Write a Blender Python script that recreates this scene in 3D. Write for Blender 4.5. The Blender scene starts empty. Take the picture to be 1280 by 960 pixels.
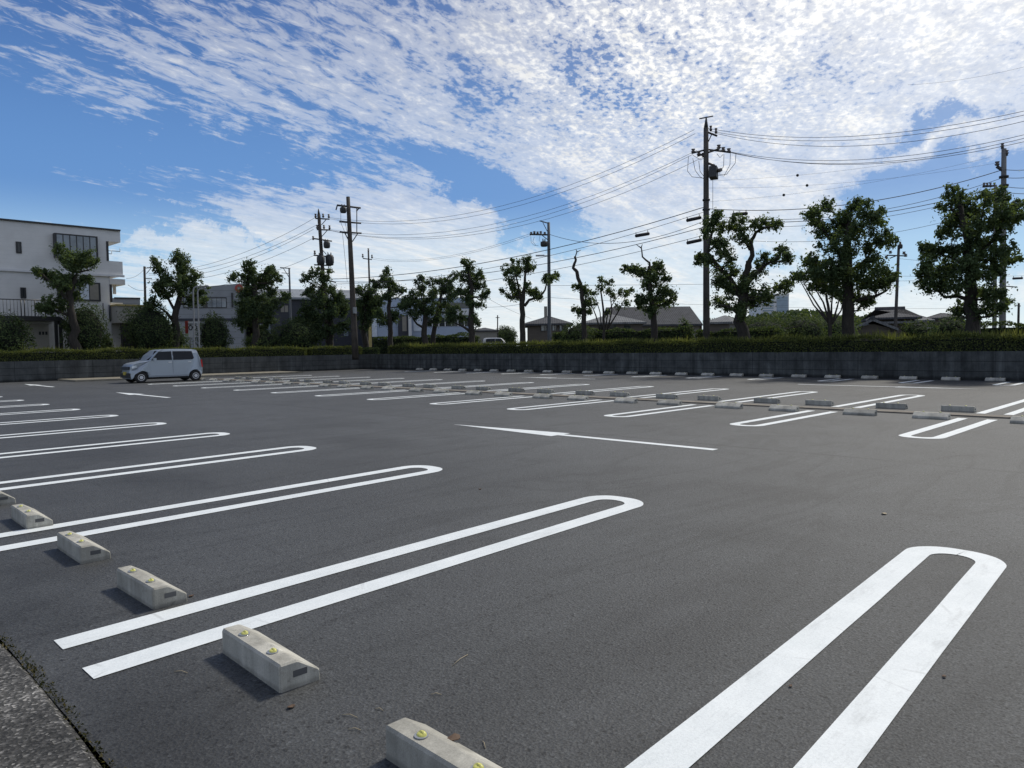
import bpy, math, random
from mathutils import Vector, Matrix, noise
random.seed(11)
PI = math.pi
R = math.radians
scn = bpy.context.scene
col = scn.collection

# ------------------------------------------------------------------ camera (world: X along the bays, Y along the rows)
F, YAW, PITCH, ROLL, H = 924.5, 0.776958, -0.0503115, -0.0137415, 1.4548
cy, sy, cp, sp = math.cos(YAW), math.sin(YAW), math.cos(PITCH), math.sin(PITCH)
D = Vector((cp*cy, cp*sy, sp)); r0 = Vector((sy, -cy, 0)); u0 = r0.cross(D)
RT = math.cos(ROLL)*r0 + math.sin(ROLL)*u0
UP = -math.sin(ROLL)*r0 + math.cos(ROLL)*u0
EYE = Vector((0, 0, H))
cam = bpy.data.cameras.new('camera'); co = bpy.data.objects.new('camera', cam); col.objects.link(co)
cam.sensor_fit = 'HORIZONTAL'; cam.sensor_width = 36.0; cam.lens = F/1280*36; cam.clip_start = .05; cam.clip_end = 6000
m = Matrix((RT, UP, -D)).transposed().to_4x4(); m.translation = EYE
co.matrix_world = m; scn.camera = co

def ray(px, py): return D + RT*((px-640)/F) + UP*((480-py)/F)
def at(px, py, dist):                       # point at a horizontal distance along a sight line
    v = ray(px, py); return EYE + v*(dist/math.hypot(v.x, v.y))
def on_z(px, py, z=0.0):
    v = ray(px, py); return EYE + v*((z-H)/v.z)
def on_x(px, py, X):
    v = ray(px, py); return EYE + v*(X/v.x)
def on_y(px, py, Y):
    v = ray(px, py); return EYE + v*(Y/v.y)
GZ = 0.95                                   # the raised ground behind the walls
WX, WY = 30.9, 44.4                         # faces of the two retaining walls

# ------------------------------------------------------------------ helpers
def tag(o, label=None, cat=None, group=None, kind=None):
    if label: o['label'] = label
    if cat: o['category'] = cat
    if group: o['group'] = group
    if kind: o['kind'] = kind
    return o
def empty(name, loc, rz=0.0):
    o = bpy.data.objects.new(name, None); col.objects.link(o); o.location = loc; o.rotation_euler = (0, 0, rz)
    o.empty_display_size = .2
    return o
class MB:
    def __init__(s): s.v = []; s.f = []; s.sm = []
    def add(s, vs, fs, smooth=False):
        b = len(s.v); s.v += [tuple(v) for v in vs]
        for f in fs: s.f.append(tuple(i+b for i in f)); s.sm.append(smooth)
        return s
    def box(s, x0, x1, y0, y1, z0, z1, M=None):
        vs = [Vector((x, y, z)) for z in (z0, z1) for x, y in ((x0, y0), (x1, y0), (x1, y1), (x0, y1))]
        if M is not None: vs = [M @ v for v in vs]
        return s.add(vs, [(3, 2, 1, 0), (4, 5, 6, 7), (0, 1, 5, 4), (1, 2, 6, 5), (2, 3, 7, 6), (3, 0, 4, 7)])
    def tube(s, pts, rad, n=8, cap=True, smooth=True):
        pts = [Vector(p) for p in pts]
        if not hasattr(rad, '__len__'): rad = [rad]*len(pts)
        vs = []; fs = []
        ref = None
        for i, p in enumerate(pts):
            t = (pts[min(i+1, len(pts)-1)] - pts[max(i-1, 0)]).normalized()
            if ref is None: ref = Vector((0, 0, 1)) if abs(t.z) < .9 else Vector((1, 0, 0))
            a = t.cross(ref).normalized(); b = a.cross(t).normalized(); ref = b
            for k in range(n):
                c = 2*PI*k/n; vs.append(p + a*(math.cos(c)*rad[i]) + b*(math.sin(c)*rad[i]))
        for i in range(len(pts)-1):
            for k in range(n):
                j = (k+1) % n; fs.append((i*n+k, i*n+j, (i+1)*n+j, (i+1)*n+k))
        s.add(vs, fs, smooth)
        if cap:
            b = len(s.v)-len(vs)
            s.f.append(tuple(b+k for k in range(n-1, -1, -1))); s.sm.append(False)
            s.f.append(tuple(b+(len(pts)-1)*n+k for k in range(n))); s.sm.append(False)
        return s
    def prism(s, poly, a, b, axis='y', M=None):
        n = len(poly)
        def P(p, t):
            v = Vector((p[0], t, p[1])) if axis == 'y' else (Vector((t, p[0], p[1])) if axis == 'x' else Vector((p[0], p[1], t)))
            return M @ v if M is not None else v
        vs = [P(p, a) for p in poly] + [P(p, b) for p in poly]
        return s.add(vs, [tuple(range(n)), tuple(range(2*n-1, n-1, -1))] + [(i, (i+1) % n + 0, n+(i+1) % n, n+i)[::-1] for i in range(n)])
    def disc(s, c, r, h, axis='y', n=20):
        c = Vector(c); d = {'x': Vector((1, 0, 0)), 'y': Vector((0, 1, 0)), 'z': Vector((0, 0, 1))}[axis]
        return s.tube([c-d*h/2, c+d*h/2], [r, r], n=n)
    def ball(s, c, r, nu=12, nv=8, sc=(1, 1, 1), M=None):
        c = Vector(c); vs = []; fs = []
        for i in range(nv+1):
            th = PI*i/nv
            for k in range(nu):
                ph = 2*PI*k/nu
                v = Vector((math.sin(th)*math.cos(ph)*sc[0], math.sin(th)*math.sin(ph)*sc[1], math.cos(th)*sc[2]))*r
                vs.append(c+(M @ v if M is not None else v))
        for i in range(nv):
            for k in range(nu):
                j = (k+1) % nu; fs.append((i*nu+k, (i+1)*nu+k, (i+1)*nu+j, i*nu+j))
        return s.add(vs, fs, True)
    def build(s, name, mat, parent=None, loc=(0, 0, 0), rz=0.0, fix=True):
        me = bpy.data.meshes.new(name); me.from_pydata(s.v, [], s.f)
        me.polygons.foreach_set('use_smooth', s.sm)
        me.materials.append(mat)
        if fix:
            import bmesh
            bm = bmesh.new(); bm.from_mesh(me); bmesh.ops.recalc_face_normals(bm, faces=bm.faces); bm.to_mesh(me); bm.free()
        me.update()
        o = bpy.data.objects.new(name, me); col.objects.link(o)
        o.parent = parent; o.location = loc; o.rotation_euler = (0, 0, rz)
        return o
def copy_tree(o, parent=None):
    c = o.copy(); col.objects.link(c); c.parent = parent
    for ch in list(o.children): copy_tree(ch, c)
    return c
def ordinal(n):
    return ('first second third fourth fifth sixth seventh eighth ninth tenth eleventh twelfth thirteenth fourteenth fifteenth sixteenth '
            'seventeenth eighteenth nineteenth twentieth twenty-first twenty-second twenty-third twenty-fourth twenty-fifth twenty-sixth '
            'twenty-seventh twenty-eighth twenty-ninth thirtieth').split()[n-1]

# ------------------------------------------------------------------ materials
class NT:
    def __init__(s, name):
        s.m = bpy.data.materials.new(name); s.m.use_nodes = True; s.t = s.m.node_tree
        s.b = s.t.nodes['Principled BSDF']; s.out = s.t.nodes['Material Output']
    def n(s, typ, **kw):
        nd = s.t.nodes.new(typ)
        for k, v in kw.items():
            if k.startswith('i_'):
                key = k[2:]; nd.inputs[int(key) if key.isdigit() else key.replace('_', ' ')].default_value = v
            else: setattr(nd, k, v)
        return nd
    def l(s, a, b): s.t.links.new(a, b)
    def coords(s, scale=(1, 1, 1), rot=(0, 0, 0), kind='Object'):
        tc = s.n('ShaderNodeTexCoord'); mp = s.n('ShaderNodeMapping')
        mp.inputs['Scale'].default_value = scale; mp.inputs['Rotation'].default_value = rot
        s.l(tc.outputs[kind], mp.inputs['Vector']); return mp.outputs[0]
    def noise(s, vec, scale, detail=4, rough=.55, dist=0):
        nd = s.n('ShaderNodeTexNoise'); nd.inputs['Scale'].default_value = scale; nd.inputs['Detail'].default_value = detail
        nd.inputs['Roughness'].default_value = rough; nd.inputs['Distortion'].default_value = dist
        s.l(vec, nd.inputs['Vector']); return nd.outputs['Fac']
    def ramp(s, fac, stops, interp='LINEAR'):
        nd = s.n('ShaderNodeValToRGB'); nd.color_ramp.interpolation = interp
        el = nd.color_ramp.elements
        for i, (p, c) in enumerate(stops):
            e = el[i] if i < 2 else el.new(p)
            e.position = p; e.color = (c, c, c, 1) if not hasattr(c, '__len__') else (*c, 1)
        s.l(fac, nd.inputs[0]); return nd.outputs[0]
    def mix(s, a, b, fac, mode='MIX'):
        nd = s.n('ShaderNodeMix', data_type='RGBA', blend_type=mode)
        for k, v in ((0, fac), (6, a), (7, b)):
            if hasattr(v, 'is_linked'): s.l(v, nd.inputs[k])
            elif hasattr(v, '__len__'): nd.inputs[k].default_value = (*v, 1)
            else: nd.inputs[k].default_value = v if k == 0 else (v, v, v, 1)
        return nd.outputs[2]
    def bump(s, h, strength, dist):
        nd = s.n('ShaderNodeBump'); nd.inputs['Strength'].default_value = strength; nd.inputs['Distance'].default_value = dist
        s.l(h, nd.inputs['Height']); s.l(nd.outputs[0], s.b.inputs['Normal'])
    def math(s, op, a, b=0.0, c=0.0):
        nd = s.n('ShaderNodeMath', operation=op)
        for i, v in enumerate((a, b, c)):
            if hasattr(v, 'is_linked'): s.l(v, nd.inputs[i])
            else: nd.inputs[i].default_value = v
        return nd.outputs[0]
    def col(s, c): s.l(c, s.b.inputs['Base Color'])
    def rough(s, v):
        if hasattr(v, 'is_linked'): s.l(v, s.b.inputs['Roughness'])
        else: s.b.inputs['Roughness'].default_value = v
def simple(name, c, rough=.6, metal=0.0, var=.15, scale=3.0, spec=None):
    t = NT(name); v = t.coords()
    n = t.noise(v, scale, 5)
    f = t.ramp(n, [(.3, 1-var), (.7, 1+var*.5)])
    t.col(t.mix(c, f, 1.0, 'MULTIPLY')); t.rough(rough); t.b.inputs['Metallic'].default_value = metal
    if spec is not None: t.b.inputs['Specular IOR Level'].default_value = spec
    return t.m

def asphalt():
    t = NT('asphalt'); v = t.coords()
    fine = t.noise(v, 95, 3, .7)
    vor = t.n('ShaderNodeTexVoronoi', feature='F1'); vor.inputs['Scale'].default_value = 75; t.l(v, vor.inputs['Vector'])
    sep = t.n('ShaderNodeSeparateColor'); t.l(vor.outputs['Color'], sep.inputs[0])
    agg = t.ramp(sep.outputs[0], [(0, .38), (.16, .8), (.75, 1.0), (.96, 1.2), (1, 1.7)])
    base = t.ramp(fine, [(.3, (.0335, .0356, .0370)), (.5, (.0540, .0572, .0592)), (.72, (.077, .0815, .084))])
    c = t.mix(base, agg, .75, 'MULTIPLY')
    gr = t.noise(v, 36, 4, .75); c = t.mix(c, t.ramp(gr, [(.32, .62), (.46, 1.0), (.68, 1.16)]), 1.0, 'MULTIPLY')
    v2 = t.n('ShaderNodeTexVoronoi', feature='F1'); v2.inputs['Scale'].default_value = 34; t.l(v, v2.inputs['Vector'])
    s2 = t.n('ShaderNodeSeparateColor'); t.l(v2.outputs['Color'], s2.inputs[0]); c = t.mix(c, t.ramp(v2.outputs['Distance'], [(.22, .30), (.45, 1.0)]), t.ramp(s2.outputs[1], [(.86, 0.0), (.9, 1.0)]), 'MULTIPLY')
    big = t.noise(v, .22, 5, .6)
    c = t.mix(c, t.ramp(big, [(.3, .78), (.7, 1.18)]), 1.0, 'MULTIPLY')
    mid = t.noise(v, 1.3, 5, .65)
    c = t.mix(c, t.ramp(mid, [(.25, .80), (.7, 1.10)]), 1.0, 'MULTIPLY')
    pit = t.n('ShaderNodeTexVoronoi', feature='F1'); pit.inputs['Scale'].default_value = 9.0; t.l(v, pit.inputs['Vector'])
    c = t.mix(c, t.ramp(pit.outputs['Distance'], [(.04, .45), (.10, 1.0)]), t.ramp(t.noise(v, 1.1, 3), [(.45, 0.0), (.62, 1.0)]), 'MULTIPLY')
    # paving seams: the lot was laid in strips along the rows
    sx = t.n('ShaderNodeSeparateXYZ'); t.l(v, sx.inputs[0]); wob = t.math('MULTIPLY', t.math('SUBTRACT', t.noise(v, .8, 5, .7), .5), .16)
    for (X0, wd, dk) in ((9.62, .035, .62), (5.05, .02, .84), (13.3, .025, .82), (24.2, .05, .75), (2.55, .016, .88)):
        dist = t.math('ABSOLUTE', t.math('SUBTRACT', t.math('ADD', sx.outputs[0], wob), X0))
        c = t.mix(c, t.ramp(t.math('DIVIDE', dist, wd*4), [(.12, dk), (.5, 1.0)]), t.ramp(t.noise(v, .5, 3), [(.3, .35), (.6, 1.0)]), 'MULTIPLY')
    lane = t.math('ABSOLUTE', t.math('SUBTRACT', t.math('ADD', sx.outputs[0], t.math('MULTIPLY', wob, 5.0)), 9.0))
    c = t.mix(c, t.ramp(t.math('DIVIDE', lane, 5.0), [(.2, 1.08), (.75, .96)]), 1.0, 'MULTIPLY')
    # faint tyre arcs
    tv = t.coords((.25, .9, 1), (0, 0, .35))
    arcs = t.noise(tv, .9, 3, .5, 1.2)
    c = t.mix(c, t.ramp(arcs, [(.45, 1.0), (.5, .76), (.53, 1.0)]), 1.0, 'MULTIPLY')
    # dark irregular patches by the edge of the paving, smudges further out
    for (x, y, r, k) in ((1.12, 3.15, .55, .62), (.95, 4.7, .5, .7), (.92, 2.5, .6, .62), (1.0, 6.0, .6, .75), (6.6, 9.6, .9, .72), (10.6, 7.2, 1.4, .82), (3.1, 8.6, .8, .72), (6.9, 3.3, .7, .78), (5.2, 2.6, .5, .8), (8.0, 13.0, 1.2, .78), (3.4, 11.8, .9, .74), (14.2, 8.0, .8, .8), (14.0, 4.9, .7, .8)):
        mp = t.n('ShaderNodeMapping', vector_type='TEXTURE'); mp.inputs['Location'].default_value = (x, y, 0); mp.inputs['Scale'].default_value = (r*.8, r*1.5, 5)
        wob = t.n('ShaderNodeTexNoise'); wob.inputs['Scale'].default_value = 2.4; wob.inputs['Detail'].default_value = 5; t.l(v, wob.inputs['Vector'])
        va = t.n('ShaderNodeVectorMath', operation='MULTIPLY_ADD'); t.l(wob.outputs['Color'], va.inputs[0]); va.inputs[1].default_value = (.5, .5, 0); va.inputs[2].default_value = (-.25, -.25, 0)
        vb = t.n('ShaderNodeVectorMath', operation='ADD'); t.l(v, vb.inputs[0]); t.l(va.outputs[0], vb.inputs[1])
        t.l(vb.outputs[0], mp.inputs['Vector'])
        g = t.n('ShaderNodeTexGradient', gradient_type='SPHERICAL'); t.l(mp.outputs[0], g.inputs[0])
        c = t.mix(c, t.ramp(g.outputs['Fac'], [(0, 1.0), (.6, k)]), 1.0, 'MULTIPLY')
    t.col(c); t.rough(t.ramp(fine, [(.3, .82), (.7, .62)])); t.b.inputs['Specular IOR Level'].default_value = .5
    hh = t.math('ADD', fine, t.math('MULTIPLY', vor.outputs['Distance'], .8))
    t.bump(hh, .55, .006)
    return t.m
def paint():
    t = NT('white_road_paint'); v = t.coords()
    fine = t.noise(v, 110, 3, .7); mid = t.noise(v, 3.5, 6, .65); wear = t.noise(v, 42, 6, .75)
    c = t.ramp(mid, [(.3, (.68, .72, .725)), (.7, (.79, .825, .825))])
    c = t.mix(c, t.ramp(fine, [(.25, .84), (.6, 1.0)]), 1.0, 'MULTIPLY')
    spots = t.ramp(wear, [(.26, .18), (.31, 1.0)])
    c = t.mix(c, spots, .9, 'MULTIPLY')
    sv = t.coords((.7, 12, 1), (0, 0, .1)); scr = t.noise(sv, 3.0, 5, .7)
    c = t.mix(c, t.ramp(scr, [(.25, .80), (.42, 1.0)]), .9, 'MULTIPLY')
    sm = t.noise(t.coords((1.2, 5, 1), (0, 0, 1.2)), 1.6, 6, .7); c = t.mix(c, t.ramp(sm, [(.30, .80), (.44, 1.0)]), 1.0, 'MULTIPLY')
    ck = t.n('ShaderNodeTexVoronoi', feature='DISTANCE_TO_EDGE'); ck.inputs['Scale'].default_value = 1.3; t.l(t.coords((1, .6, 1)), ck.inputs['Vector'])
    c = t.mix(c, t.ramp(ck.outputs['Distance'], [(.002, .72), (.007, 1.0)]), t.ramp(mid, [(.5, 0.0), (.6, .8)]), 'MULTIPLY')
    t.col(c); t.rough(.62); t.b.inputs['Specular IOR Level'].default_value = .35; t.bump(fine, .35, .004)
    return t.m
def concrete(name, c0, c1, streak=.0, scale=1.0, rough=.88):
    t = NT(name); v = t.coords()
    if scale == 3.0:                        # every block weathers in its own way
        oi = t.n('ShaderNodeObjectInfo'); va = t.n('ShaderNodeVectorMath', operation='MULTIPLY_ADD'); t.l(oi.outputs['Random'], va.inputs[0]); va.inputs[1].default_value = (17, 31, 0); t.l(v, va.inputs[2]); v = va.outputs[0]
    a = t.noise(v, 2.2*scale, 7, .62); f = t.noise(v, 60*scale, 4, .7)
    c = t.ramp(a, [(.3, c0), (.7, c1)])
    if scale == 3.0: c = t.mix(c, t.ramp(oi.outputs['Random'], [(0, .82), (1, 1.1)]), 1.0, 'MULTIPLY'); c = t.mix(c, t.ramp(t.noise(v, 22, 6, .75), [(.30, .6), (.42, 1.0)]), .8, 'MULTIPLY')
    c = t.mix(c, t.ramp(f, [(.3, .8), (.7, 1.15)]), 1.0, 'MULTIPLY')
    if streak:
        mv = t.n('ShaderNodeVectorMath', operation='MULTIPLY'); t.l(v, mv.inputs[0]); mv.inputs[1].default_value = (3.4*scale, 3.4*scale, .16); sv = mv.outputs[0]; s1 = t.noise(sv, 1.0, 8, .78, .4)
        sv2 = t.coords((1.1*scale, 1.1*scale, .5)); s2 = t.noise(sv2, 1.0, 4, .6)
        c = t.mix(c, t.ramp(s1, [(.36, 1-streak*.7), (.48, 1.0), (.58, 1.0+streak*.35), (.68, 1+streak*2.2)]), 1.0, 'MULTIPLY')
        c = t.mix(c, t.ramp(s2, [(.3, .65), (.7, 1.25)]), 1.0, 'MULTIPLY')
        sz = t.n('ShaderNodeSeparateXYZ'); t.l(v, sz.inputs[0])                    # wall foot darkened as painted shade; dirt low on the wheel stops
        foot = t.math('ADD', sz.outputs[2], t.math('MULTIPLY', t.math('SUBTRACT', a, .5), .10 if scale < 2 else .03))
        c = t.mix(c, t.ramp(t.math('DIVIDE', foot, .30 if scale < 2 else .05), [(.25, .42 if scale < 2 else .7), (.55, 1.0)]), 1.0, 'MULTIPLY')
    t.col(c); t.rough(rough); t.b.inputs['Specular IOR Level'].default_value = .3
    t.bump(f, .35, .004*1/scale)
    return t.m
def leaf(name, lo, hi, tip, trans=.35):
    t = NT(name); v = t.coords()
    geo = t.n('ShaderNodeNewGeometry')
    a = t.noise(v, .9, 4, .6)
    c = t.mix(lo, hi, t.ramp(a, [(.35, 0.0), (.68, 1.0)]))
    c = t.mix(c, tip, t.ramp(geo.outputs['Random Per Island'], [(.55, 0.0), (1.0, .8)]))
    c = t.mix(c, t.ramp(geo.outputs['Random Per Island'], [(0, .65), (1, 1.3)]), 1.0, 'MULTIPLY')
    t.col(c); t.rough(.75); t.b.inputs['Specular IOR Level'].default_value = .12
    tr = t.n('ShaderNodeBsdfTranslucent'); mx = t.n('ShaderNodeMixShader'); mx.inputs[0].default_value = trans
    t.l(t.mix(c, (1.25, 1.2, .5), 1.0, 'MULTIPLY'), tr.inputs[0]); t.l(t.b.outputs[0], mx.inputs[1]); t.l(tr.outputs[0], mx.inputs[2]); t.l(mx.outputs[0], t.out.inputs[0])
    return t.m
def bark(name='bark', c0=(.014, .012, .010), c1=(.055, .048, .04)):
    t = NT(name); v = t.coords((6, 6, 1.6))
    n = t.noise(v, 3, 7, .7); t.col(t.ramp(n, [(.3, c0), (.7, c1)])); t.rough(.95); t.bump(n, .8, .03); return t.m
def siding(name, c, period=.16, axis='z', dark=.72, rough=.6):
    t = NT(name); v = t.coords()
    sp_ = t.n('ShaderNodeSeparateXYZ'); t.l(v, sp_.inputs[0])
    u = t.math('FRACT', t.math('DIVIDE', sp_.outputs['XYZ'.index(axis.upper())], period))
    line = t.ramp(u, [(0, dark), (.08, 1.0), (.92, 1.0), (1, dark)])
    n = t.noise(v, .7, 6, .6)
    cc = t.mix(c, line, 1.0, 'MULTIPLY'); cc = t.mix(cc, t.ramp(n, [(.3, .86), (.7, 1.06)]), 1.0, 'MULTIPLY')
    t.col(cc); t.rough(rough); t.bump(line, .4, .01); return t.m
def glass(name, c=(.02, .025, .03), rough=.08):
    t = NT(name); v = t.coords(); n = t.noise(v, 1.2, 3)
    t.col(t.mix(c, t.ramp(n, [(.3, .7), (.7, 1.3)]), 1.0, 'MULTIPLY')); t.rough(rough); t.b.inputs['Specular IOR Level'].default_value = .7; return t.m
def roof_tile(name, c):
    t = NT(name); v = t.coords()
    w = t.n('ShaderNodeTexWave', wave_type='BANDS', bands_direction='X'); w.inputs['Scale'].default_value = 1.4; w.inputs['Distortion'].default_value = .4; t.l(v, w.inputs[0])
    n = t.noise(v, 2, 5); cc = t.mix(c, t.ramp(w.outputs['Fac'], [(0, .82), (.6, 1.05)]), 1.0, 'MULTIPLY')
    t.col(t.mix(cc, t.ramp(n, [(.3, .75), (.7, 1.15)]), 1.0, 'MULTIPLY')); t.rough(.9); t.b.inputs['Specular IOR Level'].default_value = .15; t.bump(w.outputs['Fac'], .5, .03); return t.m

M = {}
M['asphalt'] = asphalt(); M['paint'] = paint()
M['stop'] = concrete('wheel_stop_concrete', (.33, .318, .275), (.47, .455, .40), streak=.22, scale=3.0)
M['slot'] = simple('slot_shadowed_cement', (.10, .10, .10), .95)
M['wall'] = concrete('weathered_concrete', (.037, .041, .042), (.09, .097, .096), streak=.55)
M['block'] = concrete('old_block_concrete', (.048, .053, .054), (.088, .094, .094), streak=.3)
M['joint'] = simple('wall_joint', (.012, .012, .013), .95)
M['kerb'] = concrete('kerb_concrete', (.16, .145, .115), (.27, .25, .2), scale=1.5)
M['strip'] = concrete('divider_concrete', (.15, .13, .105), (.25, .225, .19), scale=1.5)
M['yellow'] = simple('yellow_reflector', (.62, .60, .16), .4, var=.3, scale=40)
M['steel'] = simple('galvanised_steel', (.36, .37, .38), .45, .6)
M['post'] = simple('weathered_zinc', (.25, .26, .27), .7, .1)
M['zinc'] = simple('dull_zinc', (.11, .12, .13), .7, .2)
M['palepole'] = concrete('pale_pole_concrete', (.15, .15, .148), (.23, .23, .225), streak=.1)
M['greypole'] = concrete('pole_concrete', (.06, .055, .05), (.10, .092, .085), streak=.1)
M['darkpole'] = concrete('dark_pole', (.045, .038, .032), (.085, .075, .065), streak=.15)
M['iron'] = simple('dark_iron', (.03, .032, .034), .6)
M['wire'] = simple('cable_rubber', (.018, .018, .02), .7)
M['ceramic'] = simple('insulator', (.10, .085, .075), .35)
M['leaf'] = leaf('broad_leaf', (.062, .098, .052), (.096, .140, .064), (.125, .165, .078), .48)
M['leaf_b'] = leaf('deep_leaf', (.054, .088, .052), (.084, .124, .062), (.11, .15, .072), .46)
M['leaf_bush'] = leaf('bush_leaf', (.044, .072, .036), (.074, .106, .046), (.10, .13, .055), .4)
M['leaf_hedge'] = leaf('hedge_leaf', (.068, .092, .036), (.110, .136, .048), (.15, .168, .06), .5)
M['shoot'] = leaf('hedge_shoot', (.09, .115, .038), (.14, .155, .055), (.19, .20, .08), .45)
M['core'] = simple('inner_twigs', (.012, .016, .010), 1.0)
M['bark'] = bark(); M['soil'] = simple('planted_soil', (.045, .04, .028), .95, var=.3)
M['earth'] = simple('far_ground', (.07, .072, .055), .95, var=.3, scale=.2)
M['white_sid'] = siding('white_siding', (.64, .64, .63), .24, 'z', .94)
M['white'] = simple('white_painted_metal', (.62, .63, .64), .5, var=.08)
M['beige'] = simple('beige_render', (.36, .345, .31), .8, var=.1)
M['ochre'] = simple('ochre_lip', (.42, .33, .12), .6)
M['dark'] = simple('dark_frame', (.018, .019, .022), .45)
M['purple'] = siding('purple_shutter', (.030, .022, .042), .55, 'x', .4)
M['glass'] = glass('window_glass'); M['glass_pale'] = glass('window_reflecting', (.18, .21, .24), .05); M['curtain'] = simple('white_curtain', (.6, .66, .74), .9, var=.2, scale=6)
M['grey_sid'] = siding('grey_metal_cladding', (.24, .255, .275), .62, 'z', .7)
M['char'] = siding('charcoal_cladding', (.026, .030, .042), .5, 'z', .7)
M['roof_grey'] = siding('grey_sheet_roof', (.22, .24, .26), .45, 'x', .8)
M['tile'] = roof_tile('dark_roof_tile', (.068, .071, .078)); M['tile_light'] = roof_tile('pale_roof_tile', (.17, .175, .18))
M['brown'] = siding('brown_siding', (.085, .07, .056), .3, 'z', .75); M['brick'] = simple('red_brick', (.11, .055, .045), .9, var=.35, scale=9)
M['cream'] = simple('cream_wall', (.24, .225, .195), .85); M['blue_panel'] = siding('pale_blue_panel', (.36, .43, .55), .9, 'z', .85)
M['red'] = simple('red_sign_paint', (.34, .045, .035), .5); M['signwhite'] = simple('sign_white', (.66, .67, .68), .5, var=.08)
M['carpaint'] = simple('silver_blue_car_paint', (.33, .375, .43), .28, .35, var=.03); M['carwhite'] = simple('white_car_paint', (.7, .7, .7), .3, 0, var=.03)
M['tyre'] = simple('tyre_rubber', (.014, .014, .015), .8); M['rim'] = simple('wheel_cover', (.62, .63, .65), .35, .3, var=.05)
M['carglass'] = glass('car_glass', (.010, .012, .016), .12); M['carglass'].node_tree.nodes['Principled BSDF'].inputs['Specular IOR Level'].default_value = .25; M['lamp'] = simple('headlamp', (.6, .65, .7), .15, .2); M['plate'] = simple('yellow_plate', (.5, .4, .06), .5); M['tail'] = simple('tail_lamp', (.35, .02, .02), .2)
M['moss'] = leaf('joint_weeds', (.03, .036, .014), (.06, .06, .025), (.16, .13, .07), .3)
M['straw'] = simple('dry_straw', (.36, .30, .2), .8)
M['deadleaf'] = simple('dead_leaf', (.10, .06, .035), .8)
M['granite'] = concrete('washed_gravel_paving', (.075, .07, .062), (.15, .142, .125), scale=2.0)
M['glass_tower'] = siding('tower_glazing', (.26, .34, .42), 1.6, 'z', .6, .3)
def pebble_dash():
    t = NT('exposed_aggregate'); v = t.coords()
    vor = t.n('ShaderNodeTexVoronoi', feature='F1'); vor.inputs['Scale'].default_value = 85; t.l(v, vor.inputs['Vector'])
    sep = t.n('ShaderNodeSeparateColor'); t.l(vor.outputs['Color'], sep.inputs[0])
    c = t.ramp(sep.outputs[0], [(0, (.024, .024, .022)), (.55, (.068, .066, .061)), (.85, (.13, .126, .12)), (1, (.34, .33, .31))])
    n = t.noise(v, 2.4, 6, .65); c = t.mix(c, t.ramp(n, [(.35, .4), (.65, 1.25)]), 1.0, 'MULTIPLY')
    t.col(c); t.rough(.9); t.bump(vor.outputs['Distance'], .7, .006); return t.m
M['pave'] = pebble_dash()

# ------------------------------------------------------------------ ground
def sheet(name, poly, z, mat, label=None):
    b = MB(); b.add([(x, y, z) for x, y in poly], [tuple(range(len(poly)))])
    o = b.build(name, mat, fix=False); o['kind'] = 'structure'
    return o
BIG = 2500
g = MB()
g.box(-BIG, BIG, -BIG, BIG, -1.0, -.5); g.build('ground', M['earth'])['kind'] = 'structure'
sheet('parking_lot', [(.80, -60), (WX+.05, -60), (WX+.05, WY+.05), (.80, WY+.05)], 0, M['asphalt'])
g = MB()
g.box(WX+.2, BIG, -60, BIG, -.4, GZ); g.box(-BIG, WX+.2, WY+.2, BIG, -.4, GZ)
g.build('terrain', M['earth'])['kind'] = 'structure'
g = MB()                                     # washed gravel paving beside the lot, its edge slightly wavy
n = 160; vs = []
for i in range(n+1):
    y = -30 + 75*i/n if False else -6 + 50*i/n
    e = .79 + .018*math.sin(y*2.1) + .012*noise.noise((y*3, 0, 0))
    vs += [(-14, y, .012), (e-.03, y, .012), (e, y, -.01)]
fs = []
for i in range(n):
    a = i*3; fs += [(a, a+1, a+4, a+3), (a+1, a+2, a+5, a+4)]
g.add(vs, fs); g.build('pavement', M['pave'])['kind'] = 'structure'
g = MB(); g.box(11.0, 23.6, 41.3, WY-.02, -.05, .09); g.build('kerb', M['kerb'])['kind'] = 'structure'
g = MB()
for i in range(20):
    g.box(16.12, 16.5, -3+2.0*i, -3+2.0*i+1.992, -.05, .028)
g.build('kerb_strip', M['strip'])['kind'] = 'structure'

# weeds and dirt along the joint of paving and asphalt
w = MB()
for i in range(3600):
    y = random.uniform(1.2, 14); x = .80 + .018*math.sin(y*2.1) + random.gauss(0, .016)
    if noise.noise((y*2.2, 3, 0)) < -.15 + random.uniform(-.25, .25): continue
    h_ = random.uniform(.003, .013)*(1.8 if random.random() < .05 else 1); a = random.uniform(0, 2*PI); d = Vector((math.cos(a), math.sin(a), 0))*random.uniform(.003, .008)
    lean = Vector((random.gauss(0, .4), random.gauss(0, .4), 1))*h_
    p = Vector((x, y, .004)); w.add([p-d, p+d, p+lean], [(0, 1, 2)])
w.build('joint_weeds', M['moss'], fix=False)
tag(bpy.data.objects['joint_weeds'], 'dark moss and weeds growing along the joint between paving and asphalt', 'weeds', None, 'stuff')

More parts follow.
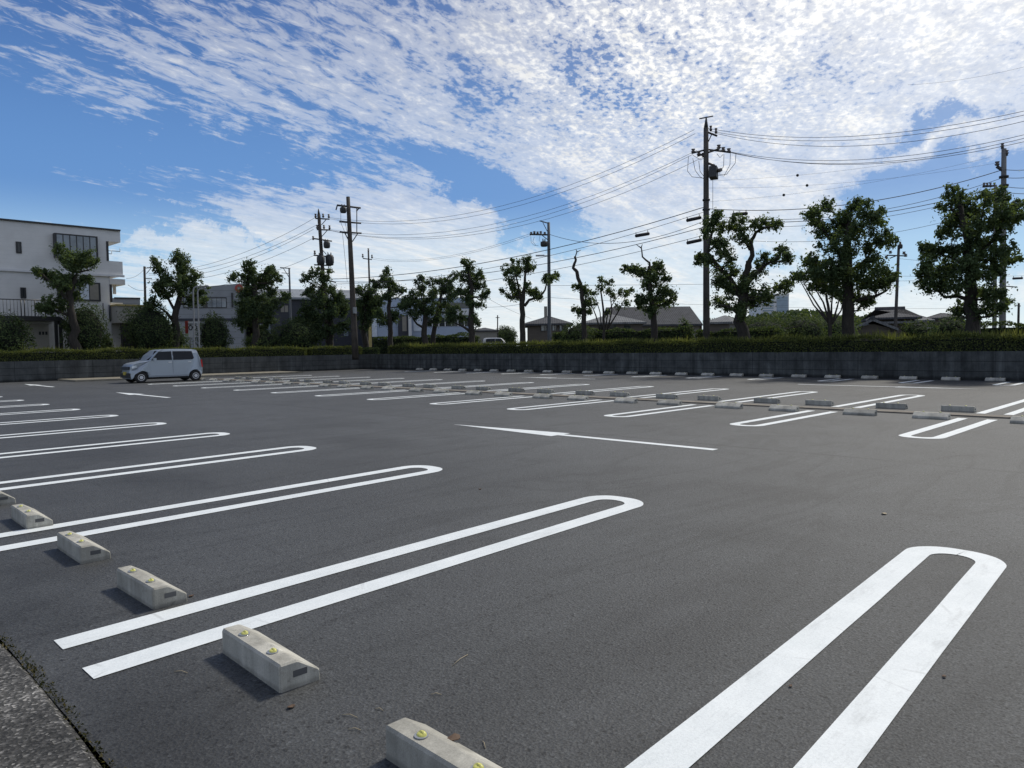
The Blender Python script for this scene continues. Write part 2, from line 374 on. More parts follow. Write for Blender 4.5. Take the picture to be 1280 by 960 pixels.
# ------------------------------------------------------------------ painted markings
def u_mark(x0, x1, yc, skew=0.0, w_=.64, t_=.165, r=.27, z=.004, name='bay_marking'):
    """U-shaped bay line: closed at x1, open at x0"""
    sg = 1 if x1 > x0 else -1
    def outline(w, r, xe):
        pts = []
        n = 10
        for i in range(9): pts.append((x0+(xe-sg*r-x0)*i/8, w/2))
        for i in range(1, n+1):
            a = PI/2*(1-i/n); pts.append((xe-sg*r+sg*r*math.cos(a), w/2-r+r*math.sin(a)))
        return pts + [(x, -y) for x, y in reversed(pts)]
    o = outline(w_, r, x1); i_ = outline(w_-2*t_, max(.04, r-t_*.8), x1-sg*t_)
    b = MB(); N = len(o)
    jit = lambda p, k: (p[0]+.004*noise.noise((p[0]*9, p[1]*9+yc, k)), p[1]+.005*noise.noise((p[0]*7, yc*3, k+5)))
    vs = []
    for k, L in enumerate((o, i_)):
        for p in L:
            p = jit(p, k); vs.append((p[0], yc+p[1]+skew*(p[0]-x1), z))
    b.add(vs, [(i, i+1, N+i+1, N+i) for i in range(N-1)])
    o = b.build(name, M['paint'], fix=False)
    for p in o.data.polygons:
        if p.normal.z < 0: p.flip()
    return o
near = ['widest white U line, nearest, running off the bottom edge of the picture',
        'large white U line crossing the middle foreground, both its open ends visible',
        'white U line just beyond the large foreground one, open ends cut by the left edge']
for k in range(11):
    o = u_mark(.98, 5.74 if k else 5.80, 1.275+2.86*k+(.065 if k == 0 else 0), .045, .60 if k == 0 else .64)
    tag(o, near[k] if k < 3 else '%s white U line from the front in the near left row' % ordinal(k+1), 'road marking', 'white U lines of the near row')
for k in range(12):
    o = u_mark(15.75, 12.12, 3.42+2.84*k)
    tag(o, '%s white U line from the right on the near side of the central stops' % ordinal(k+1) if k else 'rightmost white U line on the near side of the central stops, by the right edge', 'road marking', 'white U lines before the central stops')
for k in range(13):
    o = u_mark(16.95, 21.9, 3.40+2.84*k)
    tag(o, '%s white U line from the right on the far side of the central stops' % ordinal(k+1) if k else 'rightmost white U line beyond the central stops, cut by the right edge', 'road marking', 'white U lines beyond the central stops')
for k in range(12):
    o = u_mark(30.15, 27.9, 5.4+2.84*k)
    tag(o, '%s short white U line from the right, along the far concrete wall' % ordinal(k+1), 'road marking', 'white U lines along the far wall')
def arrow(x, ytip, ln, hw, hl, sw, label, sg=-1):
    b = MB(); z = .004
    yb = ytip+sg*hl; ye = ytip+sg*ln
    b.add([(x, ytip, z), (x-hw/2, yb, z), (x-sw/2, yb, z), (x+sw/2, yb, z), (x+hw/2, yb, z), (x-sw/2, ye, z), (x+sw/2, ye, z)], [(0, 1, 2, 3, 4), (2, 5, 6, 3)])
    o = b.build('lane_arrow', M['paint'], fix=False)
    for p in o.data.polygons:
        if p.normal.z < 0: p.flip()
    tag(o, label, 'road marking', 'white lane arrows')
arrow(9.16, 10.6, 5.5, .48, 2.7, .155, 'large white lane arrow painted in the middle of the lot, nearest of the arrows')
arrow(9.0, 29.0, 5.0, .48, 2.2, .155, 'white lane arrow in the middle distance, in front of the parked car')
arrow(8.8, 41.2, 5.0, .48, 2.2, .155, 'short far white lane arrow near the left wall, below the white building')
arrow(25.5, 5.4, 5.6, .42, 2.4, .16, 'thin white lane arrow beyond the central stops, near the far wall at right', 1)
arrow(25.4, 24.5, 4.6, .48, 2.2, .155, 'tiny white lane arrow in the far lane, middle of the picture')

# ------------------------------------------------------------------ wheel stops
def make_stop():
    prof = [(0, 0), (0, .108), (.008, .12), (.078, .12), (.088, .117), (.178, .058), (.188, .048), (.193, 0)]
    b = MB(); L = .6; n = len(prof); ch = .008
    ys = [-L/2, -L/2+ch, L/2-ch, L/2]; vs = []
    for i, y in enumerate(ys):
        e = ch if i in (0, 3) else 0
        for (x, z) in prof:
            xx = min(max(x, e), .193-e); zz = z - (e if z > .04 else 0)
            vs.append((xx-.0965, y, zz))
    fs = []
    for i in range(3):
        for k in range(n): j = (k+1) % n; fs.append((i*n+k, i*n+j, (i+1)*n+j, (i+1)*n+k))
    fs += [tuple(range(n-1, -1, -1)), tuple(3*n+k for k in range(n))]
    b.add(vs, fs); root = b.build('wheel_stop', M['stop'])
    for s in (-1, 1):
        q = MB(); q.box(-.035, .03, s*.3005-.0015, s*.3005+.0015, .05, .078); q.build('lifting_slot', M['slot'], root)
        r_ = MB(); r_.disc((-.052, s*.145, .1225), .025, .005, 'z', 16); pl = r_.build('reflector_base', M['steel'], root)
        d = MB(); vs = []; fs = []; nu = 14
        for i in range(5):
            a = PI/2*i/4
            for k in range(nu):
                c = 2*PI*k/nu; vs.append((-.050+.017*math.cos(a)*math.cos(c), s*.145+.021*math.cos(a)*math.sin(c), .1245+.013*math.sin(a)*(1 if math.cos(c) > -.2 else .6)))
        for i in range(4):
            for k in range(nu): j = (k+1) % nu; fs.append((i*nu+k, i*nu+j, (i+1)*nu+j, (i+1)*nu+k))
        d.add(vs, fs, True); d.build('reflector', M['yellow'], pl)
    return root
proto = make_stop(); first = True
def place_stop(x, y, flip, label, group):
    global first
    o = proto if first else copy_tree(proto); first = False
    o.location = (x, y, 0); o.rotation_euler = (0, 0, PI if flip else 0)
    o.rotation_euler.z += random.gauss(0, .012)
    tag(o, label, 'wheel stop', group)
near_y = [1.83, 3.16, 4.63, 5.95, 7.40, 8.75]
lab = ['nearest concrete wheel stop, cut off by the bottom edge of the picture',
       'concrete wheel stop with two yellow reflectors touching the large foreground U line',
       'concrete wheel stop between the large foreground U line and the next, third from the bottom',
       'concrete wheel stop on the second U line, fourth from the bottom',
       'small fifth concrete wheel stop from the bottom, by the left edge',
       'concrete wheel stop cut by the left edge, farthest of the near row']
for y, l in zip(near_y, lab): place_stop(1.59, y, False, l, 'wheel stops of the near row')
i = j = 0
for k in range(-1, 12):
    for s in (-.64, .64):
        y = 4.72+2.84*k+s
        if k >= 0 or s > 0:
            i += 1; place_stop(15.32, y, True, '%s concrete wheel stop from the right, front of the central double row' % ordinal(i), 'front wheel stops of the central row')
        if k >= 0:
            j += 1; place_stop(17.22, y, False, '%s concrete wheel stop from the right, back of the central double row' % ordinal(j), 'back wheel stops of the central row')
i = 0
for k in range(-1, 12):
    for s in (-.7, .7):
        y = 6.85+2.84*k+s
        if y < 5.0 or y > 40: continue
        i += 1; place_stop(30.72, y, True, '%s pale wheel stop from the right, at the foot of the far concrete wall' % ordinal(i), 'wheel stops along the far wall')

# ------------------------------------------------------------------ retaining walls
def wall(name, x0, x1, y0, y1, along, label, mat):
    b = MB(); b.box(x0, x1, y0, y1, -.05, 1.06); o = b.build(name, mat)
    tag(o, label, 'wall')
    L0, L1 = (y0, y1) if along == 'y' else (x0, x1)
    jb = MB()
    for z in (.33, .70) if along == 'y' else (.36, .7):
        if along == 'y': jb.box(x0-.004, x0+.01, L0, L1, z-.008, z+.008)
        else: jb.box(L0, L1, y0-.004, y0+.01, z-.008, z+.008)
    jb.build('joint', M['joint'], o)
    jb = MB(); q = L0+.9
    while q < L1:
        if along == 'y': jb.box(x0-.003, x0+.01, q-.008, q+.008, 0, 1.06)
        else: jb.box(q-.008, q+.008, y0-.003, y0+.01, 0, 1.06)
        q += random.choice((4.5, 6.0, 9.0)) if along == 'y' else 1.8
    jb.build('joint', M['joint'], o)
    return o
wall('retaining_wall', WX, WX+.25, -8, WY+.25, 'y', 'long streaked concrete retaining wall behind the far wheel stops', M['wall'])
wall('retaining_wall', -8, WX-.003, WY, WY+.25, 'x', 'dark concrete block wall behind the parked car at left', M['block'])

# ------------------------------------------------------------------ foliage
def leaf_card(b, p, nrm, L, W):
    nrm = nrm.normalized(); a = Vector((random.gauss(0, 1), random.gauss(0, 1), random.gauss(0, 1))); a -= nrm*a.dot(nrm); a.normalize()
    c = nrm.cross(a); k = nrm*(-.18*L)
    b.v += [tuple(p-a*L*.5+k), tuple(p-c*W*.5), tuple(p+a*L*.5+k), tuple(p+c*W*.5)]
    n = len(b.v)-4; b.f += [(n, n+1, n+3), (n+1, n+2, n+3)]; b.sm += [False, False]
def rnd_dir():
    while True:
        v = Vector((random.uniform(-1, 1), random.uniform(-1, 1), random.uniform(-1, 1)))
        if .05 < v.length < 1: return v.normalized()
def clump(b, c, r, dens=1.0, L=.15, flat=1.0):
    """a tuft: uneven leafy sprays round the end of a limb"""
    ns = max(7, int(9+8*r))
    for i in range(ns):
        d = rnd_dir(); d.z = d.z*.85+.12; q = c + d*r*random.uniform(.2, .95); rr = r*random.choice((.22, .3, .36, .46, .52))*random.uniform(.8, 1.15)
        ax = rnd_dir(); sq = random.uniform(.45, .8)
        n = int(dens*95*(rr/.3)**1.9*(.17/L)**1.5)+5
        for j in range(n):
            e = rnd_dir(); e2 = e - ax*(e.dot(ax)*sq); p = q + e2*rr*(random.random()**.5)*1.25
            leaf_card(b, p, e+Vector((0, 0, .5))+rnd_dir()*.8, L*random.uniform(.6, 1.35), L*random.uniform(.36, .6))
    for j in range(int(dens*70*r*(.17/L)**1.5)):
        p = c + rnd_dir()*r*random.uniform(.8, 1.25); leaf_card(b, p, rnd_dir()+Vector((0, 0, .4)), L*random.uniform(.6, 1.2), L*random.uniform(.36, .6))
def tree(name, label, base, dist, trunk, clumps, o=(0, 0), s=1.0, limbs=(), stems=(), mat='leaf', depth=.45, dens=1.0, L=.145, group='pruned trees behind the walls', zfoot=GZ-.1, cat='tree', twigs=()):
    """trunk: list of (px, py, width px); clumps: (px, py, radius px); limbs: polylines with start width; all read off one crop with origin o and scale s"""
    X = lambda x, y: (o[0]+x/s, o[1]+y/s)
    b0 = at(*X(trunk[0][0], trunk[0][1]), dist); root_xy = Vector((b0.x, b0.y, zfoot))
    root = empty(name, root_xy)
    tag(root, label, cat, group)
    view = Vector((b0.x, b0.y, 0)).normalized()
    mpp = dist/F                                  # metres per picture pixel at the tree
    T = MB(); pts = []; rad = []
    for (x, y, w_) in trunk: pts.append(at(*X(x, y), dist)-root_xy); rad.append(max(.02, w_/s*mpp/2))
    low = pts[0].copy(); low.z = 0
    if pts[0].z > .05: pts.insert(0, low); rad.insert(0, rad[0]*1.25)
    # smooth the trunk a little
    def dense(ps, rs, k=3):
        P, Q = [], []
        for i in range(len(ps)-1):
            for t in range(k):
                f = t/k; p = ps[i].lerp(ps[i+1], f)
                if t: p = p + Vector((random.gauss(0, 1), random.gauss(0, 1), 0))*rs[i]*.22
                P.append(p); Q.append(rs[i]*(1-f)+rs[i+1]*f)
        P.append(ps[-1]); Q.append(rs[-1]); return P, Q
    P, Q = dense(pts, rad); T.tube(P, Q, 9)
    spine = list(zip(P, Q))
    extra = []
    for lb in limbs:
        w_ = lb[0]; pp = [at(*X(x, y), dist) for x, y in lb[1:]]
        off = random.uniform(-.25, .25); q = [(p+view*off*i/len(pp))-root_xy for i, p in enumerate(pp)]
        rs = [max(.018, w_/s*mpp/2*(1-.6*i/(len(q)-1))) for i in range(len(q))]
        A, B = dense(q, rs, 2); T.tube(A, B, 7); extra += list(zip(A, B))
    joints = [(p, r) for p, r in spine[3:]] + extra
    if not joints: joints = spine
    Lf = MB()
    rmax = max([c[2] for c in clumps] or [1])
    xs = [X(c[0], 0)[0] for c in clumps]; half = (max(xs)-min(xs))/2*mpp if xs else 0
    for (x, y, r) in clumps:
        R_ = r/s*mpp
        dz = random.uniform(-1, 1)*half*depth
        px, py = X(x, y); c = at(px, py, dist+dz)-root_xy
        # limb from the closest lower joint
        best = min(joints, key=lambda j: (j[0]-c).length + (2.0*max(0, j[0].z-c.z+.15)))
        a = best[0]; r_ = min(best[1]*.7, .03+.05*R_)
        mid = a.lerp(c, .5) + Vector((0, 0, -.12*(c-a).length)) + rnd_dir()*.08
        A, B = dense([a, mid, c], [r_, r_*.8, r_*.45], 3); T.tube(A, B, 6)
        clump(Lf, c, R_*1.04, dens, L)
        for k in range(len(A)//2, len(A)):
            for j in range(int(16*dens)): leaf_card(Lf, A[k]+rnd_dir()*random.uniform(.04, .28), rnd_dir()+Vector((0, 0, .4)), L*random.uniform(.6, 1.2), L*random.uniform(.36, .6))
    for tw in twigs:
        q = [at(*X(x, y), dist)-root_xy for x, y in tw]; T.tube(q, [.035]*(len(q)-1)+[.012], 5)
    T.build('trunk', M['bark'], root)
    if clumps: Lf.build('crown', M[mat], root, fix=False)
    return root
def bush(name, label, base_px, dist, w_px, h_px, mat='leaf_bush', group='rounded shrubs behind the walls', L=.13, boxy=False, zfoot=GZ, dens=1.0, stem=True):
    px, py = base_px; mpp = dist/F
    b0 = at(px, py, dist); root = empty(name, (b0.x, b0.y, zfoot)); tag(root, label, 'shrub', group)
    top = at(px, py-h_px, dist).z - zfoot
    rx, rz = w_px/2*mpp, max(.3, top/2)
    sm = MB()
    for i in range(5): sm.tube([(0, 0, -.05), Vector((random.gauss(0, .2*rx), random.gauss(0, .2*rx), rz)), Vector((random.gauss(0, .5*rx), random.gauss(0, .5*rx), rz*1.5))], [.05, .035, .012], 6)
    sm.build('stem', M['bark'], root)
    Lf = MB()
    n = int(dens*2300*(rx*rz*4/3.0)*(.13/L)**1.3)+200
    for i in range(n):
        d = rnd_dir(); k = (random.random()**.22)
        lump = 1+.38*noise.noise(d*2.0+Vector((px, 0, 0)))+.20*noise.noise(d*6+Vector((py, px, 0)))
        p = Vector((d.x*rx, d.y*rx*.8, rz+d.z*rz))*1.0
        p = Vector((d.x*rx*k*lump, d.y*rx*.85*k*lump, rz+d.z*rz*k*lump))
        leaf_card(Lf, p, d+Vector((0, 0, .35))+rnd_dir()*.8, L*random.uniform(.7, 1.3), L*random.uniform(.4, .6))
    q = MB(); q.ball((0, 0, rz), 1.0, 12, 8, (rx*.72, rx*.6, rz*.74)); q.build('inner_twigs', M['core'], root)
    Lf.build('foliage', M[mat], root, fix=False)
    return root

def hedge(name, label, along, a0, a1, c0, c1, z0, z1, dens, mat='leaf_hedge', L=.085, shoots=0, bumpy=.10, group='clipped hedges on the walls'):
    root = empty(name, ((a0+a1)/2, c0, GZ) if along == 'x' else (c0, (a0+a1)/2, GZ)); tag(root, label, 'hedge', group)
    org = root.location
    def W(a, c, z): return (Vector((a, c, z)) if along == 'x' else Vector((c, a, z))) - org
    k = MB(); e = .13
    q0, q1 = W(a0+e, c0+e, z0), W(a1-e, c1-e, z1-e*1.2)
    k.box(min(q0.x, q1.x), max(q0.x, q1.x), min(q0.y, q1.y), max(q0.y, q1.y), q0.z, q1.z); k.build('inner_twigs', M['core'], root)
    b = MB(); ln = a1-a0
    faces = [('top', c1-c0), ('front', z1-z0)]
    for fn, wd in faces:
        for i in range(int(ln*wd*dens)):
            a = random.uniform(a0, a1); u = random.random()
            hb = bumpy*(noise.noise((a*.6, 7, 0))*1.2+noise.noise((a*2.2, u*3, 1))*.6)
            dp = abs(random.gauss(0, .05))
            if fn == 'top':
                c = c0+u*wd; z = z1+hb-dp; rnd = min(u, 1-u)*wd
                if rnd < .2: z -= (.2-rnd)**2*2.2
                nn = Vector((0, 0, 1))
            else:
                z = z0+u*wd; c = c0-hb*.6+dp
                t_ = z1-z
                if t_ < .2: c += (.2-t_)**2*2.2; z += hb*.7
                nn = W(0, -1, .25)-W(0, 0, 0)
            leaf_card(b, W(a, c, z), nn+rnd_dir()*.9, L*random.uniform(.6, 1.3), L*random.uniform(.38, .6))
    for s in (a0, a1):
        for i in range(int((c1-c0)*(z1-z0)*dens)):
            leaf_card(b, W(s+random.gauss(0, .04), random.uniform(c0, c1), random.uniform(z0, z1-.05)), rnd_dir(), L, L*.5)
    b.build('foliage', M[mat], root, fix=False)
    if shoots:
        sh = MB()
        for i in range(int(shoots*ln)):
            a = random.uniform(a0, a1); c = c0+random.random()**1.3*(c1-c0); hgt = random.uniform(.07, .2)*(1.0+.9*max(0, noise.noise((a*.45, 2, 5))))*(1.5 if random.random() < .06 else 1)
            hb = bumpy*noise.noise((a*.6, 7, 0))*1.2
            p = W(a, c, z1+hb-.06); t_ = Vector((random.gauss(0, .2), random.gauss(0, .2), 1))*(hgt+.05); wv = rnd_dir(); wv.z = 0; wv = wv.normalized()*random.uniform(.008, .016)
            sh.add([p-wv, p+wv, p+t_*.6+wv*.8, p+t_, p+t_*.6-wv*.8], [(0, 1, 2, 3, 4)])
        sh.build('young_shoot', M['shoot'], root, fix=False)['kind'] = 'stuff'
    return root
HB, HT = 1.0, 1.66
hedge('clipped_hedge', 'long clipped hedge with pale grassy shoots on top of the far concrete wall', 'y', 3.0, 42.6, WX+.05, WX+1.35, HB, HT, 620, shoots=95)
xa = on_y(381, 440, WY+.3).x; xb = on_y(388, 440, WY+.3).x
hedge('clipped_hedge', 'clipped hedge on the left wall behind the parked car, ending at a narrow gap', 'x', 6.0, xa, WY+.05, WY+1.25, HB, HT-.02, 620, shoots=25)
xc = on_y(450, 440, WY+.3).x
hedge('clipped_hedge', 'short clipped hedge between the narrow gap and the wall corner', 'x', xb, xc, WY+.05, WY+1.25, HB, HT-.02, 620, shoots=12)
hedge('clipped_hedge', 'short dark hedge standing in the corner where the walls meet', 'x', xc+.2, WX+.9, WY+.35, WY+1.5, HB, HT-.1, 560, 'leaf_bush')

TX, TY = WX+2.6, WY+2.8                          # lines on which the trees stand
def dX(px): p = on_x(px, 430, TX); return math.hypot(p.x, p.y)
def dY(px): p = on_y(px, 430, TY); return math.hypot(p.x, p.y)
A1 = dict(o=(0, 240), s=4.0); A2 = dict(o=(300, 240), s=4.0); A3 = dict(o=(600, 240), s=4.0); A4 = dict(o=(840, 120), s=2.909)
tree('pruned_tree', 'bright green pruned tree in front of the white three storey building', 0, dY(94), [(380, 772, 40), (366, 650, 32), (350, 560, 28), (360, 480, 24), (370, 430, 18)],
     [(310, 302, 40), (330, 345, 38), (425, 325, 46), (405, 365, 35), (470, 350, 24), (355, 370, 44), (345, 315, 25), (205, 405, 30), (185, 395, 18), (250, 430, 36), (300, 450, 42), (340, 440, 52), (415, 445, 38), (375, 512, 36), (330, 480, 40), (215, 570, 38), (275, 555, 44), (245, 595, 30), (195, 590, 20), (310, 585, 26)],
     limbs=[(18, (350, 560), (300, 490), (240, 440), (210, 410)), (14, (370, 440), (385, 405), (440, 392)), (14, (352, 620), (300, 600), (250, 580))], dens=.9, **A1)
tree('pruned_tree', 'tall pruned tree with a long bare left limb, behind the parked car', 0, dY(220), [(876, 772, 34), (876, 650, 30), (890, 560, 26), (900, 440, 18), (895, 350, 10)],
     [(785, 365, 34), (805, 395, 34), (830, 440, 32), (890, 335, 44), (915, 370, 42), (900, 410, 50), (975, 430, 42), (945, 470, 48), (1010, 510, 40), (1015, 545, 28), (895, 480, 55), (790, 480, 42), (830, 510, 36), (960, 535, 42), (770, 550, 38), (745, 590, 40), (860, 450, 34)],
     limbs=[(16, (868, 650), (830, 600), (790, 575)), (14, (878, 600), (845, 540), (810, 460), (790, 390))], **A1)
tree('pruned_tree', 'dark dense tree between the white lamp posts and the small grey pole', 0, dY(318), [(72, 765, 32), (76, 600, 28), (72, 480, 22), (60, 410, 10)],
     [(45, 370, 36), (62, 400, 30), (15, 420, 30), (-30, 430, 34), (55, 445, 46), (135, 405, 36), (165, 400, 30), (195, 435, 26), (110, 465, 54), (35, 515, 50), (150, 500, 44), (85, 560, 64), (15, 590, 50), (170, 560, 40), (228, 525, 32), (65, 630, 54), (145, 630, 44), (10, 650, 44), (110, 680, 40)], mat='leaf_b', **A2)
tree('pruned_tree', 'broad dark tree under the pole with the grey transformers', 0, dY(411), [(452, 780, 32), (452, 650, 28), (442, 560, 24), (425, 480, 14)],
     [(325, 432, 28), (355, 420, 28), (385, 405, 34), (420, 445, 36), (450, 395, 16), (350, 490, 40), (425, 495, 50), (490, 530, 52), (390, 560, 56), (345, 600, 50), (520, 590, 54), (440, 610, 60), (375, 650, 56), (520, 660, 46), (300, 635, 34), (330, 690, 54), (400, 700, 56), (480, 690, 44), (290, 670, 40)], mat='leaf_b', **A2)
tree('pruned_tree', 'dark tree mass immediately right of the tall bare topped pole', 0, dX(492)+4, [(625, 735, 30), (622, 640, 26), (630, 540, 16)],
     [(605, 500, 40), (655, 505, 44), (690, 530, 36), (640, 555, 54), (690, 560, 34), (598, 570, 44), (650, 620, 46), (605, 635, 36), (690, 600, 28), (625, 680, 30)], mat='leaf_b', **A2)
tree('pruned_tree', 'narrow upright tree with a pointed top beyond the wall corner', 0, dX(487), [(750, 745, 26), (748, 620, 22), (745, 500, 16), (735, 430, 8)],
     [(733, 400, 28), (722, 432, 26), (740, 455, 34), (682, 465, 32), (668, 450, 16), (770, 475, 32), (735, 515, 38), (795, 490, 34), (820, 495, 20), (700, 615, 36), (755, 640, 40), (780, 620, 30), (820, 560, 32), (705, 650, 24)], mat='leaf_b', **A2)
tree('pruned_tree', 'lumpy green tree in front of the pale blue building', 0, dX(531), [(926, 745, 30), (926, 650, 26), (920, 560, 18)],
     [(910, 435, 26), (885, 450, 20), (905, 480, 32), (875, 530, 44), (960, 520, 46), (900, 575, 56), (960, 590, 44), (840, 555, 44), (815, 580, 26), (875, 615, 34), (985, 640, 34), (950, 650, 30)], limbs=[(14, (920, 680), (885, 660), (865, 630))], mat='leaf_b', **A2)
tree('pruned_tree', 'rounded dark tree filling the gap beside the lumpy tree', 0, dX(543)+3, [(966, 720, 24), (985, 600, 20), (1010, 500, 12)],
     [(945, 455, 28), (1000, 445, 30), (1040, 445, 30), (1075, 420, 32), (1010, 500, 46), (1055, 520, 40), (1000, 575, 46), (1060, 590, 38), (1040, 480, 34)], mat='leaf_b', **A2)
tree('pruned_tree', 'tall tree with a high narrow top and low left branch, right of the lumpy ones', 0, dX(590), [(1158, 748, 32), (1156, 620, 28), (1160, 480, 20), (1140, 390, 10)],
     [(1125, 355, 28), (1150, 375, 30), (1150, 405, 34), (1190, 410, 32), (1215, 425, 18), (1112, 430, 34), (1160, 450, 44), (1200, 465, 34), (1228, 520, 28), (1240, 500, 14), (1138, 510, 48), (1100, 500, 38), (1200, 565, 30), (1150, 555, 36), (1060, 620, 38), (1045, 640, 26), (1110, 630, 34), (1170, 640, 34), (1190, 660, 20)], limbs=[(16, (1152, 700), (1120, 675), (1075, 655))], mat='leaf_b', **A2)
tree('pruned_tree', 'airy tree with forked bare limbs left of the slim lamp pole', 0, dX(653), [(214, 742, 30), (211, 640, 27), (209, 560, 26), (222, 480, 16), (228, 400, 10)],
     [(165, 345, 14), (190, 350, 18), (235, 350, 34), (250, 375, 34), (225, 385, 26), (150, 395, 38), (125, 410, 18), (195, 400, 36), (112, 492, 20), (150, 450, 26), (165, 475, 36), (170, 515, 34), (200, 500, 26), (255, 505, 34), (285, 510, 28), (335, 435, 30), (360, 425, 26), (385, 415, 20), (240, 465, 20), (300, 530, 18)],
     limbs=[(17, (207, 560), (195, 490), (180, 420)), (16, (222, 570), (245, 540), (300, 522), (325, 490), (335, 450))], dens=.85, **A3)
tree('bare_topped_tree', 'slender leaning tree with a lopped bare crooked top', 0, dX(731), [(523, 735, 26), (520, 610, 24), (508, 490, 20), (485, 400, 18), (466, 380, 15), (478, 345, 12), (475, 322, 11)],
     [(480, 475, 24), (520, 475, 20), (532, 495, 26), (545, 540, 28), (500, 470, 16), (475, 585, 22), (505, 600, 30), (545, 595, 24), (535, 560, 20)], dens=.75, twigs=[((476, 325), (484, 300), (505, 290)), ((484, 300), (480, 285))], **A3)
tree('multi_stem_tree', 'small spreading tree of many thin stems beside the bare topped one', 0, dX(755), [(620, 700, 14), (618, 600, 11), (605, 500, 7)],
     [(608, 440, 20), (640, 452, 20), (660, 445, 12), (598, 480, 24), (645, 495, 28), (570, 508, 18), (550, 555, 20), (700, 500, 22), (735, 505, 24), (755, 490, 14), (735, 555, 24), (690, 570, 20), (665, 520, 22), (640, 600, 14), (575, 560, 14)],
     limbs=[(9, (600, 690), (580, 620), (555, 560)), (9, (635, 690), (660, 590), (650, 510)), (9, (640, 680), (690, 600), (725, 530)), (7, (610, 690), (600, 600), (575, 520)), (8, (625, 690), (640, 600), (690, 520))], dens=.6, L=.13, **A3)
tree('bare_topped_tree', 'leafy pruned tree with one bare crooked limb sticking up from its top', 0, dX(817), [(870, 735, 34), (868, 640, 30), (858, 540, 24), (848, 440, 20), (846, 370, 16)],
     [(718, 385, 22), (750, 385, 26), (785, 388, 28), (815, 405, 36), (880, 370, 34), (900, 365, 22), (895, 400, 32), (855, 430, 54), (925, 430, 28), (945, 435, 16), (845, 470, 42), (900, 500, 46), (950, 505, 38), (820, 530, 38), (800, 545, 26), (880, 555, 52), (945, 555, 36), (970, 530, 18), (850, 595, 36), (800, 570, 24)],
     limbs=[(13, (846, 380), (848, 355), (812, 325), (806, 275))], twigs=[((806, 278), (812, 260)), ((806, 280), (780, 262))], **A3)
tree('pruned_tree', 'sprawling pruned tree with many tufted limbs beside the tall main pole', 0, dX(929), [(258, 850, 40), (256, 760, 36), (268, 670, 26), (278, 600, 18)],
     [(160, 440, 32), (140, 470, 30), (120, 495, 24), (180, 480, 26), (105, 585, 26), (95, 605, 16), (130, 600, 26), (170, 525, 40), (185, 570, 36), (215, 595, 22), (245, 455, 30), (225, 480, 26), (245, 505, 32), (300, 470, 22), (325, 465, 28), (360, 465, 32), (385, 475, 20), (268, 525, 24), (335, 595, 30), (320, 635, 30), (400, 560, 28), (425, 585, 24), (420, 600, 18), (370, 600, 24), (185, 665, 40), (165, 690, 24), (225, 640, 34), (265, 690, 52), (210, 705, 44), (170, 750, 34), (200, 765, 26), (290, 745, 44), (335, 725, 38), (350, 740, 28), (398, 685, 32), (420, 705, 18), (385, 700, 22), (250, 775, 38)],
     limbs=[(20, (256, 740), (205, 655), (155, 605), (130, 570), (150, 480)), (20, (272, 650), (292, 580), (285, 530), (305, 495), (345, 475)), (16, (275, 680), (330, 620), (395, 580)), (13, (240, 790), (205, 765), (170, 760)), (13, (285, 560), (262, 520), (245, 480))], depth=.35, dens=.8, **A4)
tree('pruned_tree', 'large dense pruned tree with a broad trunk, centre right', 0, dX(1060), [(640, 852, 40), (640, 750, 36), (637, 620, 32), (640, 500, 22), (645, 430, 12)],
     [(505, 430, 30), (530, 425, 26), (560, 405, 34), (520, 465, 34), (555, 495, 48), (600, 455, 40), (655, 410, 36), (670, 400, 26), (700, 430, 44), (745, 430, 34), (755, 455, 26), (640, 480, 54), (600, 535, 56), (690, 490, 44), (765, 420, 12), (532, 545, 14), (755, 520, 38), (790, 530, 28), (720, 555, 34), (735, 590, 26), (490, 600, 34), (515, 595, 26), (530, 620, 40), (460, 655, 28), (520, 650, 46), (590, 635, 56), (555, 690, 50), (640, 670, 66), (700, 640, 46), (755, 640, 46), (795, 655, 34), (735, 690, 40), (675, 735, 44), (705, 745, 34), (600, 715, 36), (775, 690, 26), (640, 560, 50)],
     limbs=[(14, (650, 745), (740, 728), (780, 708)), (12, (645, 640), (700, 600), (755, 535)), (16, (638, 640), (600, 560), (560, 500)), (12, (650, 520), (700, 470), (740, 440))], depth=.5, dens=.66, **A4)
tree('multi_stem_tree', 'small fan of thin bare stems below the large dense tree', 0, dX(1030)-.8, [(575, 848, 12), (570, 780, 10), (560, 720, 7)],
     [(468, 652, 22), (490, 665, 22), (520, 690, 26), (555, 700, 26), (590, 700, 24), (610, 715, 18)],
     limbs=[(8, (572, 830), (530, 760), (480, 680)), (8, (575, 830), (550, 750), (520, 700)), (8, (578, 830), (600, 770), (612, 725)), (8, (578, 830), (580, 760), (588, 700)), (7, (574, 830), (515, 760), (465, 670)), (7, (580, 830), (615, 780), (625, 740))], dens=.7, L=.13, **A4)
